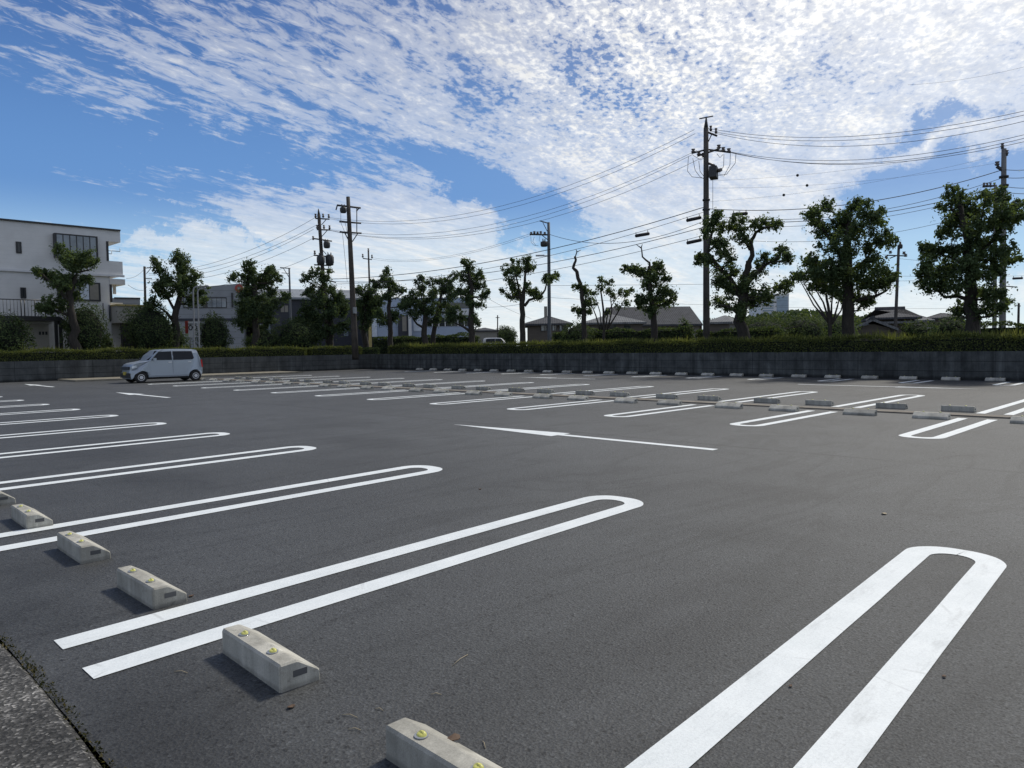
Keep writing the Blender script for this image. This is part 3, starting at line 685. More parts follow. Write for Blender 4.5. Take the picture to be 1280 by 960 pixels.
tree('pruned_tree', 'biggest tree, tall and loose crowned, at the right in front of a grey pole', 0, dX(1214), [(1092, 852, 42), (1090, 720, 36), (1078, 600, 30), (1072, 500, 24), (1050, 400, 12)],
     [(1025, 355, 32), (1045, 365, 28), (1000, 395, 28), (970, 405, 14), (1050, 415, 54), (1015, 460, 46), (990, 490, 26), (975, 510, 16), (1100, 430, 46), (1130, 455, 42), (1090, 500, 50), (1140, 370, 28), (1165, 365, 34), (1195, 365, 28), (1205, 385, 22), (925, 555, 26), (940, 575, 30), (975, 565, 40), (925, 615, 34), (910, 640, 22), (920, 680, 38), (970, 640, 46), (1030, 560, 38), (1020, 620, 42), (980, 695, 36), (1060, 620, 46), (1135, 540, 40), (1180, 440, 40), (1215, 430, 38), (1245, 410, 28), (1265, 400, 20), (1275, 430, 28), (1240, 450, 26), (1190, 500, 40), (1165, 590, 40), (1235, 590, 24), (1260, 590, 14), (1205, 560, 32), (1130, 650, 36), (1190, 640, 32), (1100, 715, 34), (1160, 720, 40), (1205, 720, 34), (1055, 775, 32), (1030, 785, 22), (1130, 780, 34), (1200, 770, 28), (1225, 750, 20), (1040, 690, 40), (1110, 580, 34)],
     limbs=[(14, (1082, 740), (1040, 728), (990, 732), (970, 712)), (20, (1088, 660), (1110, 580), (1120, 480)), (14, (1100, 600), (1160, 530), (1210, 450)), (12, (1078, 620), (1020, 590), (960, 570))], depth=.5, dens=.66, **A4)

# rounded shrubs and low hedges behind the walls
for (nm, lb, px, py, dd, w_, h_, mt) in (
    ('round_bush', 'big round clipped bush at the left edge beneath the railing', 5, 436, dY(5)-.2, 52, 44, 'leaf_bush'),
    ('round_bush', 'tall rounded bush right behind the bright green tree trunk', 108, 436, dY(108)+.9, 46, 58, 'leaf_bush'),
    ('round_bush', 'broad dark bush left of the white lamp posts', 190, 438, dY(190)+.5, 58, 60, 'leaf_bush'),
    ('round_bush', 'round bush between the sign board and the dark tree', 268, 438, dY(268)+.6, 40, 46, 'leaf_bush'),
    ('round_bush', 'dark shrub filling the gap between annex and sign board, behind the tall pruned tree', 214, 438, dY(214)+5, 40, 34, 'leaf_b'),
    ('round_bush', 'small shrub beside the beige annex shutter', 134, 436, dY(134)+2, 13, 18, 'leaf_bush'),
    ('round_bush', 'low bush beneath the dense tree by the small grey pole', 330, 436, dY(330)+.5, 44, 24, 'leaf_bush'),
    ('round_bush', 'mounded green bush left of the tree under the transformers', 372, 437, dY(372)+.2, 60, 40, 'leaf_bush'),
    ('round_bush', 'dark shrub in front of the brown hip roofed house', 722, 428, dX(722)+3, 46, 26, 'leaf_bush'),
    ('round_bush', 'yellowish young shrub in front of the brick gable', 856, 424, dX(856)+5, 22, 26, 'leaf'),
    ('round_bush', 'dark shrub beyond the hedge between the pole and the far tower', 1002, 426, dX(1002)+10, 66, 32, 'leaf_bush'),
    ('round_bush', 'dark bush under the far pale tower', 955, 426, dX(955)+8, 80, 30, 'leaf_bush'),
    ('round_bush', 'bush beside the tiled roofs, left of the biggest tree', 1145, 420, dX(1145)+4, 40, 20, 'leaf_bush'),
    ('round_bush', 'reddish dark shrub left of the biggest tree trunk', 1188, 420, dX(1188)+2, 48, 24, 'leaf_b'),
    ('round_bush', 'far round green tree top at the end of the street', 632, 423, 150, 30, 16, 'leaf_bush'),
    ('round_bush', 'bushy green growth behind the fan of bare stems', 1040, 424, dX(1040)+16, 66, 30, 'leaf')):
    bush(nm, lb, (px, py), dd, w_, h_, mt, L=.13 if dd < 90 else .3)
def low_hedge(lb, px0, px1, ytop, X, dens=260):
    a = on_x(px1, 430, X); b_ = on_x(px0, 430, X); zt = on_x((px0+px1)/2, ytop, X).z
    hedge('low_hedge', lb, 'y', min(a.y, b_.y), max(a.y, b_.y), X, X+1.0, GZ-.05, zt, dens, 'leaf_bush', L=.13, bumpy=.22, group='dark low hedges further back')
low_hedge('dark loose hedge between the brown house and the grey long roof', 690, 856, 412, WX+6)
low_hedge('dark hedge behind the main pole in front of the brick gable', 868, 968, 411, WX+6)
low_hedge('dark ragged hedge at the right edge beyond the biggest tree', 1196, 1300, 405, WX+6)
low_hedge('dark low hedge beneath the pale blue building', 466, 588, 420, WX+5)
# far wooded rise on the right
b = MB()
for i in range(9000):
    px = random.uniform(880, 1130); d = random.uniform(110, 150)
    topy = 399 - 11*math.exp(-((px-1000)/60)**2) - 6*math.exp(-((px-1100)/30)**2) + 5*noise.noise((px*.06, 0, 0)) + 3*noise.noise((px*.2, 3, 0))
    py = topy + (424-topy)*random.random()**.9
    p = at(px, py, d); leaf_card(b, p, Vector((-.5, -.5, .8))+rnd_dir(), random.uniform(.5, 1.0), random.uniform(.3, .6))
tag(b.build('far_woods', M['leaf_bush'], fix=False), 'far wooded rise seen between the trees at right', 'woods', None, 'stuff')

# ------------------------------------------------------------------ poles, cables
def pole(name, label, top, bot, dist, rtop, rbot, mat, tag_cat='utility pole', group='utility poles along the street', zfoot=GZ-.2):
    t_ = at(top[0], top[1], dist); b_ = at(bot[0], bot[1], dist)
    k = (zfoot-t_.z)/(b_.z-t_.z); foot = t_+(b_-t_)*k
    root = empty(name, foot); tag(root, label, tag_cat, group)
    b = MB(); n = 6
    P = [foot.lerp(t_, i/n)-foot for i in range(n+1)]
    b.tube(P, [rbot+(rtop-rbot)*i/n for i in range(n+1)], 14); b.build('shaft', M[mat], root)
    return root, foot, dist
def pt(P, px, py, off=0): return at(px, py, P[2]+off)-P[1]
def arm(P, name, a, b, r=.05, mat='iron', oa=0, ob=0):
    m_ = MB(); m_.tube([pt(P, *a, oa), pt(P, *b, ob)], r, 6); return m_.build(name, M[mat], P[0])
def insulator(P, px, py, r=.07, off=0, h=.2):
    c = pt(P, px, py, off); m_ = MB()
    m_.tube([c, c+Vector((0, 0, h*.35)), c+Vector((0, 0, h*.5)), c+Vector((0, 0, h))], [r*.6, r, r*.5, r*.9], 8); m_.build('insulator', M['ceramic'], P[0])
def canister(P, px, py, w_, h_, off=-.35, mat='iron', name='transformer'):
    mpp = P[2]/F; c = pt(P, px, py, off); r = w_*mpp/2; hh = h_*mpp/2; m_ = MB()
    m_.tube([c-Vector((0, 0, hh)), c-Vector((0, 0, hh*.9)), c+Vector((0, 0, hh*.8)), c+Vector((0, 0, hh))], [r*.8, r, r, r*.6], 14)
    for k in range(6):
        a = 2*PI*k/6; m_.box(-.02, .02, r*.98, r*1.12, -hh*.6, hh*.6, Matrix.Translation(c) @ Matrix.Rotation(a, 4, 'Z'))
    o = m_.build(name, M[mat], P[0])
    q = MB()
    for s in (-1, 1): q.tube([c+Vector((s*r*.4, 0, hh)), c+Vector((s*r*.5, 0, hh+.18))], [.05, .03], 7)
    q.build('bushing', M['ceramic'], o)
def loops(P, seq, r=.014):
    m_ = MB()
    for pl_ in seq:
        q = [pt(P, x, y, .15*math.sin(i)) for i, (x, y) in enumerate(pl_)]; m_.tube(q, r, 5, cap=False)
    m_.build('jumper_cable', M['wire'], P[0])
# the tall main pole right of the middle
PM = pole('utility_pole', 'tallest concrete utility pole, right of the middle, with drooping jumper cables', (882.5, 160), (883, 410), 42, .13, .19, 'greypole')
m_ = MB(); m_.tube([pt(PM, 882.5, 160), pt(PM, 882.8, 147)], [.12, .035], 10); m_.build('cap', M['iron'], PM[0])
arm(PM, 'crossarm', (874, 148.5), (891.5, 145), .035)
arm(PM, 'crossarm', (880, 163.5), (896.5, 170), .055); arm(PM, 'brace', (890, 167), (885, 178), .03)
arm(PM, 'crossarm', (865, 191.5), (881, 187.5), .05, oa=-.6, ob=0); arm(PM, 'crossarm', (872, 195), (899, 186), .05, oa=.4, ob=-.4); arm(PM, 'crossarm', (885, 187), (913, 190.5), .05, oa=.2, ob=-.3)
for x, y in ((866.5, 191), (873.5, 194), (879.5, 196), (898.5, 186), (904, 189), (911, 190.5)): insulator(PM, x, y, .13, random.uniform(-.3, .3), .2)
for x, y in ((888.5, 164), (895, 167)): insulator(PM, x, y, .09, 0, .28)
m_ = MB(); c = pt(PM, 892, 216, -.3); m_.box(-.26, .26, -.2, .2, -.3, .3, Matrix.Translation(c) @ Matrix.Rotation(.3, 4, 'Z') @ Matrix.Rotation(.15, 4, 'Y')); sw = m_.build('switch_box', M['iron'], PM[0])
m_ = MB(); m_.tube([pt(PM, 885, 204), pt(PM, 893, 207, -.2)], .07, 7); m_.tube([pt(PM, 896, 214, -.3), pt(PM, 901.5, 212, -.5)], .1, 8); m_.build('bushing', M['ceramic'], sw)
loops(PM, [[(860.5, 196), (859.5, 214), (865, 221), (881, 223)], [(866, 198), (869, 213), (875, 221), (881, 224)], [(873.5, 201), (875, 214), (881, 222)],
           [(920, 192), (919, 204), (908, 218), (899, 218)], [(913, 191), (912.5, 206), (905, 220), (897, 219)], [(905, 193), (904.5, 208), (899, 217)], [(896, 192), (900, 197), (904, 193)], [(866, 194), (876, 200), (882, 196)]])
m_ = MB(); m_.tube([pt(PM, 891, 223, -.25), pt(PM, 891, 262, -.25)], .012, 5); m_.build('ground_wire', M['wire'], PM[0])
m_ = MB()
for y in (250, 262, 275, 298): m_.disc(pt(PM, 882.8, y), .2, .09, 'z', 14)
m_.build('clamp', M['iron'], PM[0])
# the tall dark pole left of the middle
PL = pole('utility_pole', 'dark leaning pole with three wide crossarms, left of the middle', (435, 246), (443.5, 430), 50, .12, .22, 'darkpole')
arm(PL, 'crossarm', (421, 256.5), (451, 260), .065); arm(PL, 'crossarm', (424, 277), (451.5, 279), .06); arm(PL, 'crossarm', (424.5, 290), (452, 291.5), .06)
arm(PL, 'brace', (421.5, 257), (420, 262.5), .04); arm(PL, 'brace', (446, 260), (446, 291), .03); arm(PL, 'brace', (431, 291), (436.5, 302), .035); arm(PL, 'brace', (447, 292), (440.5, 302), .035); arm(PL, 'brace', (449, 260), (445.5, 264), .04)
canister(PL, 429, 262.5, 7, 7, -.3)
loops(PL, [[(426, 266), (426, 277)], [(425.5, 277), (430, 288), (434, 297)], [(431, 277), (434, 290)], [(428, 291), (431, 320), (434, 352)]], .012)
m_ = MB(); m_.box(-.1, .1, -.08, .08, -.2, .2, Matrix.Translation(pt(PL, 443.5, 388, -.25))); m_.build('junction_box', M['steel'], PL[0])
# the pole with transformers behind it
PT = pole('utility_pole', 'crowded pole carrying two grey transformers and many crossarms', (398.5, 268), (405, 362), 58, .12, .17, 'darkpole')
m_ = MB(); m_.tube([pt(PT, 398.5, 268), pt(PT, 398, 261)], [.1, .03], 8); m_.build('cap', M['iron'], PT[0])
for (a, b_) in (((394, 273), (412, 274)), ((396, 287), (413, 287.5)), ((391, 298), (415, 301.5)), ((392, 319), (413, 321)), ((393, 331), (414, 332)), ((393, 335), (416, 337.5)), ((404, 349), (420, 353))): arm(PT, 'crossarm', a, b_, .055)
for x, y in ((394.5, 272), (404, 272), (411, 272.5), (396.5, 286), (405, 286), (412, 286.5), (391.5, 300), (393.5, 318)): insulator(PT, x, y, .1, 0, .28)
for a, b_ in (((408, 274), (402, 281)), ((409, 288), (402, 296)), ((400, 309), (408, 318))): arm(PT, 'brace', a, b_, .03)
canister(PT, 408.5, 306, 7, 8, -.2, name='switch_can'); canister(PT, 401, 325, 8.5, 11, -.5); canister(PT, 412, 325, 9, 13, .1)
loops(PT, [[(411, 331), (411, 345), (407, 352)], [(404, 300), (407, 303), (410, 301)]], .04)
# slim lamp pole
PS = pole('utility_pole', 'slim grey steel pole with arm lamps beside the airy tree', (685.8, 278), (686.8, 425), 52, .10, .14, 'zinc')
arm(PS, 'crossarm', (674.5, 276), (687, 279.5), .04); arm(PS, 'brace', (678.5, 278), (684, 289), .025); arm(PS, 'crossarm', (662, 293), (686, 293.5), .06); arm(PS, 'brace', (677, 293.5), (685, 300), .03); arm(PS, 'brace', (686, 303), (681, 302), .05)
for x, y in ((664, 293), (668, 292), (672, 292.5), (676, 292), (681, 293)): insulator(PS, x, y, .11, random.uniform(-.2, .2), .16)
canister(PS, 680, 305, 8, 6.5, -.3); arm(PS, 'lamp_arm', (686, 320), (672.5, 319.5), .035)
loops(PS, [[(663.5, 295), (664, 303), (668, 307), (673, 307)], [(668, 296), (666, 302), (670, 307)], [(675, 294), (674, 301), (678, 303)]], .012)
m_ = MB(); m_.box(-.3, .3, -.08, .08, -.05, .05, Matrix.Translation(pt(PS, 675, 319.5)) @ Matrix.Rotation(-.8, 4, 'Z')); m_.build('lamp_head', M['steel'], PS[0])
# right pole
PR = pole('utility_pole', 'thick concrete pole behind the biggest tree at right', (1255, 186), (1253, 405), 46, .115, .165, 'palepole')
arm(PR, 'crossarm', (1252.5, 184), (1258.5, 195), .07); arm(PR, 'crossarm', (1246, 208), (1255, 214), .09); arm(PR, 'crossarm', (1248, 357), (1272, 359), .03)
insulator(PR, 1246.5, 207, .13); insulator(PR, 1253, 184, .1); insulator(PR, 1258, 193, .12)
m_ = MB()
for y in (221, 232, 250): m_.disc(pt(PR, 1254.8, y), .22, .09, 'z', 14)
m_.build('clamp', M['iron'], PR[0])
PR2 = pole('utility_pole', 'second pole half hidden by the biggest tree, with a short crossarm', (1244.5, 232), (1243, 405), 62, .10, .15, 'palepole')
arm(PR2, 'crossarm', (1228, 233.5), (1246, 232), .07)
for x in (1230, 1234, 1238, 1243): insulator(PR2, x, 233, .1, 0, .25)
# distant poles
PB = pole('utility_pole', 'distant pole with curved bracket arms behind the centre right tree', (1123.5, 307), (1119.5, 402), 62, .09, .13, 'greypole')
arm(PB, 'crossarm', (1108, 319), (1134, 320), .05); arm(PB, 'brace', (1112, 323), (1122, 319), .04); arm(PB, 'crossarm', (1119, 345), (1127, 346), .04)
for x, y in ((1108, 323), (1113, 317), (1130, 318), (1132, 321)): insulator(PB, x, y, .14, 0, .2)
canister(PB, 1125.5, 308, 4, 5, -.1, name='switch_can')
PC = pole('utility_pole', 'far slim pole between the dark leaning pole and the lumpy trees', (460.5, 315), (462, 360), 85, .09, .13, 'greypole')
arm(PC, 'crossarm', (453.5, 323), (465, 324.5), .06)
for x, y in ((453.5, 322), (460.5, 315), (465, 323)): insulator(PC, x, y, .12, 0, .4)
PD = pole('utility_pole', 'thin grey pole with a small top bracket above the dark building', (361.5, 335), (364, 420), 74, .08, .12, 'zinc')
arm(PD, 'crossarm', (350, 334.5), (363, 335.5), .05); arm(PD, 'brace', (354, 335), (361, 346), .035); arm(PD, 'crossarm', (352, 341), (362, 342), .03)
PE = pole('utility_pole', 'thin pole behind the white three storey building', (180.5, 333), (183, 430), 72, .09, .12, 'darkpole')
arm(PE, 'crossarm', (180, 335), (191, 334.5), .05); arm(PE, 'brace', (183, 342), (189, 335), .03); arm(PE, 'crossarm', (180, 348), (190, 348), .04)
PF = pole('utility_pole', 'short distant pole at the far right edge', (1273.5, 379), (1273, 400), 90, .1, .12, 'darkpole')
arm(PF, 'crossarm', (1268, 382), (1276, 382.5), .05)
PG = pole('utility_pole', 'very small pole standing left of the airy tree', (622, 394), (622, 416), 95, .07, .09, 'darkpole')
arm(PG, 'crossarm', (619.5, 397), (624.5, 397), .05)

CABLES = 'overhead cables'
CAB = {}
def near_px(P, px):                         # where a cable crosses a picture column
    best = None
    for a, b in zip(P[:-1], P[1:]):
        for i in range(20):
            q = a.lerp(b, i/20); e = q-EYE; x = 640+F*e.dot(RT)/e.dot(D)
            if best is None or abs(x-px) < best[0]: best = (abs(x-px), q)
    return best[1]
def cable(label, a, da, b, db, sag=0.3, r=.012, cat='cable', extra=None):
    p, q = at(a[0], a[1], da), at(b[0], b[1], db); n = 18; P = []
    for i in range(n+1):
        t = i/n; v = p.lerp(q, t); v.z -= sag*4*t*(1-t); P.append(v)
    m_ = MB(); mid = p.copy(); m_.tube([v-mid for v in P], r*.82, 5)
    o = m_.build('power_cable', M['wire'], loc=mid); tag(o, label, cat, CABLES); CAB[label] = P; return P
dM, dL, dT, dS, dR = 42, 50, 58, 52, 46
for i, (a, b) in enumerate((((412, 272), (868, 162)), ((412, 273.5), (869, 167)), ((413, 287), (871, 188)), ((413, 288), (866, 193)), ((405, 286.5), (880, 196)))):
    cable('%s cable from the top, rising from the transformer pole to the tallest pole' % ordinal(i+1), a, dT, b, dM, (1.9, 2.0, 1.9, 2.05, 2.2)[i], .013)
for i, (a, b, s_) in enumerate((((883, 160), (1330, 127), .85), ((889, 164), (1330, 132), .85), ((896, 167), (1330, 139), .95), ((899, 187), (1330, 156), .9), ((905, 189), (1330, 160), .95), ((912, 190), (1330, 165), .9))):
    cable('%s cable from the top, running from the tallest pole off the right edge' % ordinal(i+1), a, dM, b, 34, s_, .013)
for i, (a, b, s_, r_) in enumerate((((404, 349), (880, 259), .9, .026), ((404, 355), (880, 265), 1.0, .016), ((414, 352), (880, 284), .9, .022), ((416, 365), (880, 294), .8, .016))):
    cable('%s communication cable from the top, sagging left from the middle of the tallest pole' % ordinal(i+1), a, dT, b, dM, s_, r_)
for i, (a, b, s_, r_) in enumerate((((885, 261), (1254, 212), .75, .024), ((885, 270), (1254, 222), .9, .016), ((885, 276), (1254, 232), .7, .022), ((885, 281), (1254, 236), .75, .014), ((885, 296), (1254, 256), .9, .012))):
    cable('%s communication cable from the top, between the tallest pole and the thick right pole' % ordinal(i+1), a, dM, b, dR, s_, r_)
for i, (a, b) in enumerate((((1255, 212), (1330, 203)), ((1255, 222), (1330, 212)), ((1255, 233), (1330, 229)), ((1255, 240), (1330, 236)))):
    cable('%s cable from the top, leaving the thick right pole for the right edge' % ordinal(i+1), a, dR, b, 42, .15, .018)
for i, (a, b) in enumerate((((886, 226), (1250, 180)), ((886, 235), (1250, 203)), ((886, 252), (1240, 196)))):
    cable('%s thin cable from the top, carrying a small ball right of the tallest pole' % ordinal(i+1), a, dM, b, dR, .35, .006)
for i, (a, b) in enumerate((((394, 272), (186, 342)), ((396, 281), (186, 344)), ((392, 286.5), (184, 350)), ((391, 298), (184, 353)), ((393, 319), (186, 361)))):
    cable('%s cable from the top, falling left from the transformer pole' % ordinal(i+1), a, dT, b, 72, .9, .016)
for i, (a, b) in enumerate((((465, 322), (663, 292)), ((465, 324), (667, 293)))):
    cable('%s thin cable from the top, between the far slim pole and the slim steel pole' % ordinal(i+1), a, 85, b, dS, .9, .012)
cable('level cable from the slim steel pole to the tallest pole', (687, 293), dS, (881, 276), dM, .9, .018)
cable('upper faint level cable low across the sky at right', (687, 357), dS, (1254, 348), 80, .1, .014)
cable('lower faint level cable low across the sky at right', (687, 372), dS, (1254, 384), 90, .4, .012)
cable('faint cable at mid height behind the biggest tree', (1121, 323), 62, (1330, 322), 80, .4, .013)
cable('lower faint cable passing the distant bracket pole', (1121, 345), 62, (1330, 343), 80, .1, .012)
cable('slanting stay cable at far left of the airy tree', (592, 362), 60, (664, 398), 70, .2, .014)
cable('cable crossing from the small trees to the slim steel pole', (592, 383), 60, (686, 371), dS, .3, .014)
cable('service drop from the white building to the thin pole behind it', (158, 348), 56, (182, 334), 72, .25, .014)
cable('lower service drop from the white building to the thin pole', (160, 356), 56, (182, 362), 72, .2, .016)
cable('highest faint cable near the upper right corner', (1135, 106), 60, (1330, 70), 50, .3, .008)
LC = '%s communication cable from the top, sagging left from the middle of the tallest pole'
for lb, px, cb, tl in (('dark splice box hanging on the cable right of the tallest pole', 925, 'first communication cable from the top, between the tallest pole and the thick right pole', -.06), ('dark splice box just left of the tallest pole', 868, LC % 'second', -.2), ('dark splice box midway between the slim pole and the tallest pole', 803, LC % 'second', -.16), ('lowest dark splice box, left of the tallest pole by the sprawling tree', 868, LC % 'fourth', -.2), ('dark splice box at the right edge of the picture', 1272, 'lower faint cable passing the distant bracket pole', -.03)):
    c = near_px(CAB[cb], px) - Vector((0, 0, .2)); e = empty('splice_box', c, math.atan2(RT.y, RT.x)); tag(e, lb, 'cable box', 'cable splice boxes')
    m_ = MB(); m_.tube([(-.42, 0, 0-.42*-tl*0), (-.38, 0, 0), (.38, 0, 0), (.42, 0, 0)], [.05, .095, .095, .05], 10); bd = m_.build('case', M['wire'], e)
    for s in (-1, 1): m_ = MB(); m_.tube([(s*.34, 0, .05), (s*.34, 0, .2)], .02, 5); m_.build('hanger', M['iron'], e)
    e.rotation_euler = (0, tl, math.atan2(RT.y, RT.x))
BC = '%s thin cable from the top, carrying a small ball right of the tallest pole'
for (lb, px, py), cb in zip((('upper left small dark ball on a thin cable', 997, 214), ('small dark ball on a thin cable, rightmost of three', 1009, 223), ('lowest small dark ball on a thin cable', 980, 239)), ('first', 'second', 'third')):
    m_ = MB(); m_.ball((0, 0, 0), .075, 10, 8); m_.tube([(-.06, 0, 0), (.06, 0, 0)], .03, 6)
    tag(m_.build('cable_ball', M['wire'], loc=near_px(CAB[BC % cb], px)), lb, 'cable marker', 'small balls on the cables')

# ------------------------------------------------------------------ parked car (nose towards -X, in the far end bay)
def make_car(label, loc, rz, paint_, mirror=True, group=None):
    root = empty('parked_car', loc, rz); root.scale = (1, 1, .94); tag(root, label, 'car', group)
    Lc, hw = 3.4, .735
    # lower body with wheel openings: side profile
    def arch(cx, r, n=12): return [(cx+r*math.cos(PI-PI*i/n), .27+r*math.sin(PI-PI*i/n)) for i in range(n+1)]
    bot = [(.06, .2)] + [(p[0], max(.2, p[1])) for p in arch(.47, .33)] + [(p[0], max(.2, p[1])) for p in arch(3.0, .33)] + [(3.34, .24)]
    top = [(3.40, .45), (3.41, .66), (3.37, .90), (3.32, 1.1), (3.18, 1.5), (3.09, 1.61), (2.9, 1.655), (2.2, 1.675), (1.55, 1.655), (1.25, 1.6), (1.0, 1.36), (.80, 1.10), (.62, 1.055), (.3, 1.0), (.1, .93), (.02, .8), (0, .6), (.0, .42), (.03, .26)]
    prof = bot+top
    # lateral stations with tumblehome
    def halfw(x, z):
        w_ = hw
        if z > 1.05: w_ -= (z-1.05)*.16
        if z > 1.58: w_ -= (z-1.58)*.9
        if z < .4: w_ -= (.4-z)*.12
        if x < .35: w_ -= (.35-x)**2*1.3
        if x > 3.2: w_ -= (x-3.2)**2*1.6
        return w_
    b = MB(); n = len(prof)
    st = [-1, -.97, -.86, -.5, 0, .5, .86, .97, 1]; vs = []
    for s in st:
        k = abs(s)
        for (x, z) in prof:
            sh = 1.0 if k < .9 else (.995 if k < .98 else .985)
            xx = 1.7+(x-1.7)*sh; zz = .7+(z-.7)*sh if z > .3 else z
            vs.append((xx + (.06*k**4 if x < 1.3 and z > .5 else 0) - (.05*k**4 if x > 3.1 else 0), s*halfw(x, z), zz))
    fs = []
    for i in range(len(st)-1):
        for k in range(n): j = (k+1) % n; fs.append((i*n+k, i*n+j, (i+1)*n+j, (i+1)*n+k))
    fs += [tuple(range(n-1, -1, -1)), tuple((len(st)-1)*n+k for k in range(n))]
    b.add(vs, fs, False); body = b.build('body', paint_, root)
    def side(name, poly, s, mat, off=.006, parent=root):
        q = MB(); a = [(x, s*(halfw(x, z)*1.0+off), z) for x, z in poly]; c = [(x, s*(halfw(x, z)-.03), z) for x, z in poly]; k = len(poly)
        q.add(a+c, [tuple(range(k)), tuple(range(2*k-1, k-1, -1))]+[(i, (i+1) % k, k+(i+1) % k, k+i) for i in range(k)]); return q.build(name, mat, parent)
    for s in (-1, 1):
        side('side_window', [(.93, 1.12), (1.30, 1.54), (1.88, 1.56), (1.88, 1.12)], s, M['carglass'])
        side('side_window', [(1.95, 1.12), (1.95, 1.56), (2.85, 1.555), (2.93, 1.2), (2.86, 1.13)], s, M['carglass'])
        d1 = side('front_door', [(.88, .42), (.84, 1.09), (1.9, 1.095), (1.9, .40)], s, paint_, .004)
        side('handle', [(1.70, .98), (1.70, 1.02), (1.86, 1.025), (1.86, .985)], s, M['rim'], .03, d1)
        d2 = side('rear_door', [(1.92, .40), (1.92, 1.095), (2.86, 1.09), (2.80, .82), (2.64, .62), (2.60, .42)], s, paint_, .004)
        side('handle', [(2.62, .98), (2.62, 1.02), (2.78, 1.025), (2.78, .985)], s, M['rim'], .03, d2)
        side('headlight', [(.10, .72), (.08, .84), (.26, .88), (.30, .76)], s, M['lamp'], .008)
        side('tail_light', [(3.36, .72), (3.33, 1.1), (3.25, 1.1), (3.3, .72)], s, M['tail'], .006)
        q = MB(); q.box(.98, 1.10, s*(hw+.03), s*(hw+.19), 1.10, 1.23); q.build('mirror', paint_, root)
        for cx in (.47, 3.0):
            q = MB(); ri = [(.16, -.08), (.255, -.085), (.275, -.05), (.275, .05), (.255, .085), (.16, .08)]
            nn = 28; vs = []; fs = []
            for k in range(nn):
                a = 2*PI*k/nn
                for (r, y) in ri: vs.append((cx+r*math.cos(a), s*(hw-.1)+y, .275+r*math.sin(a)))
            m6 = len(ri)
            for k in range(nn):
                for j in range(m6): fs.append((k*m6+j, k*m6+(j+1) % m6, ((k+1) % nn)*m6+(j+1) % m6, ((k+1) % nn)*m6+j))
            q.add(vs, fs, True); wh = q.build('wheel', M['tyre'], root)
            q = MB(); q.disc((cx, s*(hw-.045), .275), .175, .03, 'y', 28); q.build('rim', M['rim'], wh)
            q = MB(); q.disc((cx, s*(hw-.03), .275), .128, .012, 'y', 28); q.build('rim_ring', M['tyre'], wh)
            q = MB(); q.disc((cx, s*(hw-.02), .275), .085, .02, 'y', 20); q.build('hub_cap', M['rim'], wh)
    def front(name, pts, mat, off=.008):
        q = MB(); q.add([(x-off, y, z) for x, y, z in pts]+[(x+.04, y, z) for x, y, z in pts], [tuple(range(len(pts))), tuple(range(2*len(pts)-1, len(pts)-1, -1))]+[(i, (i+1) % len(pts), len(pts)+(i+1) % len(pts), len(pts)+i) for i in range(len(pts))]); return q.build(name, mat, root)
    q = MB(); A = [(.845, 1.13), (1.235, 1.565)]
    q.add([(A[0][0]-.006, -.62, A[0][1]+.012), (A[0][0]-.006, .62, A[0][1]+.012), (A[1][0]-.006, .56, A[1][1]+.012), (A[1][0]-.006, -.56, A[1][1]+.012), (A[0][0]+.05, -.62, A[0][1]-.03), (A[0][0]+.05, .62, A[0][1]-.03), (A[1][0]+.05, .56, A[1][1]-.03), (A[1][0]+.05, -.56, A[1][1]-.03)],
          [(0, 1, 2, 3), (7, 6, 5, 4), (0, 4, 5, 1), (1, 5, 6, 2), (2, 6, 7, 3), (3, 7, 4, 0)]); q.build('windscreen', M['carglass'], root)
    front('grille', [(.0, -.5, .66), (.0, .5, .66), (.03, .5, .82), (.03, -.5, .82)], M['dark'], .03)
    front('bumper', [(-.01, -.6, .26), (-.01, .6, .26), (.0, .6, .5), (.0, -.6, .5)], M['dark'], .02)
    front('number_plate', [(-.03, -.17, .40), (-.03, .17, .40), (-.03, .17, .56), (-.03, -.17, .56)], M['plate'], .012)
    q = MB(); q.add([(3.33, -.5, 1.14), (3.33, .5, 1.14), (3.21, .48, 1.5), (3.21, -.48, 1.5), (3.2, -.5, 1.14), (3.2, .5, 1.14), (3.1, .48, 1.5), (3.1, -.48, 1.5)], [(0, 1, 2, 3), (7, 6, 5, 4), (0, 4, 5, 1), (1, 5, 6, 2), (2, 6, 7, 3), (3, 7, 4, 0)])
    q.build('rear_window', M['carglass'], root)
    q = MB(); q.box(.2, 3.25, -.62, .62, .17, .5); q.build('underbody', M['tyre'], root)
    return root
make_car('small silver blue hatchback parked before the left wall', (12.0, 37.2, 0), 0, M['carpaint'])
c = at(642, 424, 78)
make_car('pale car far behind the hedge, beside the brown hip roofed house', (c.x, c.y, GZ-.1), 2.34, M['carwhite'])

# ------------------------------------------------------------------ buildings
def part(mb, name, mat, parent): return mb.build(name, mat, parent)
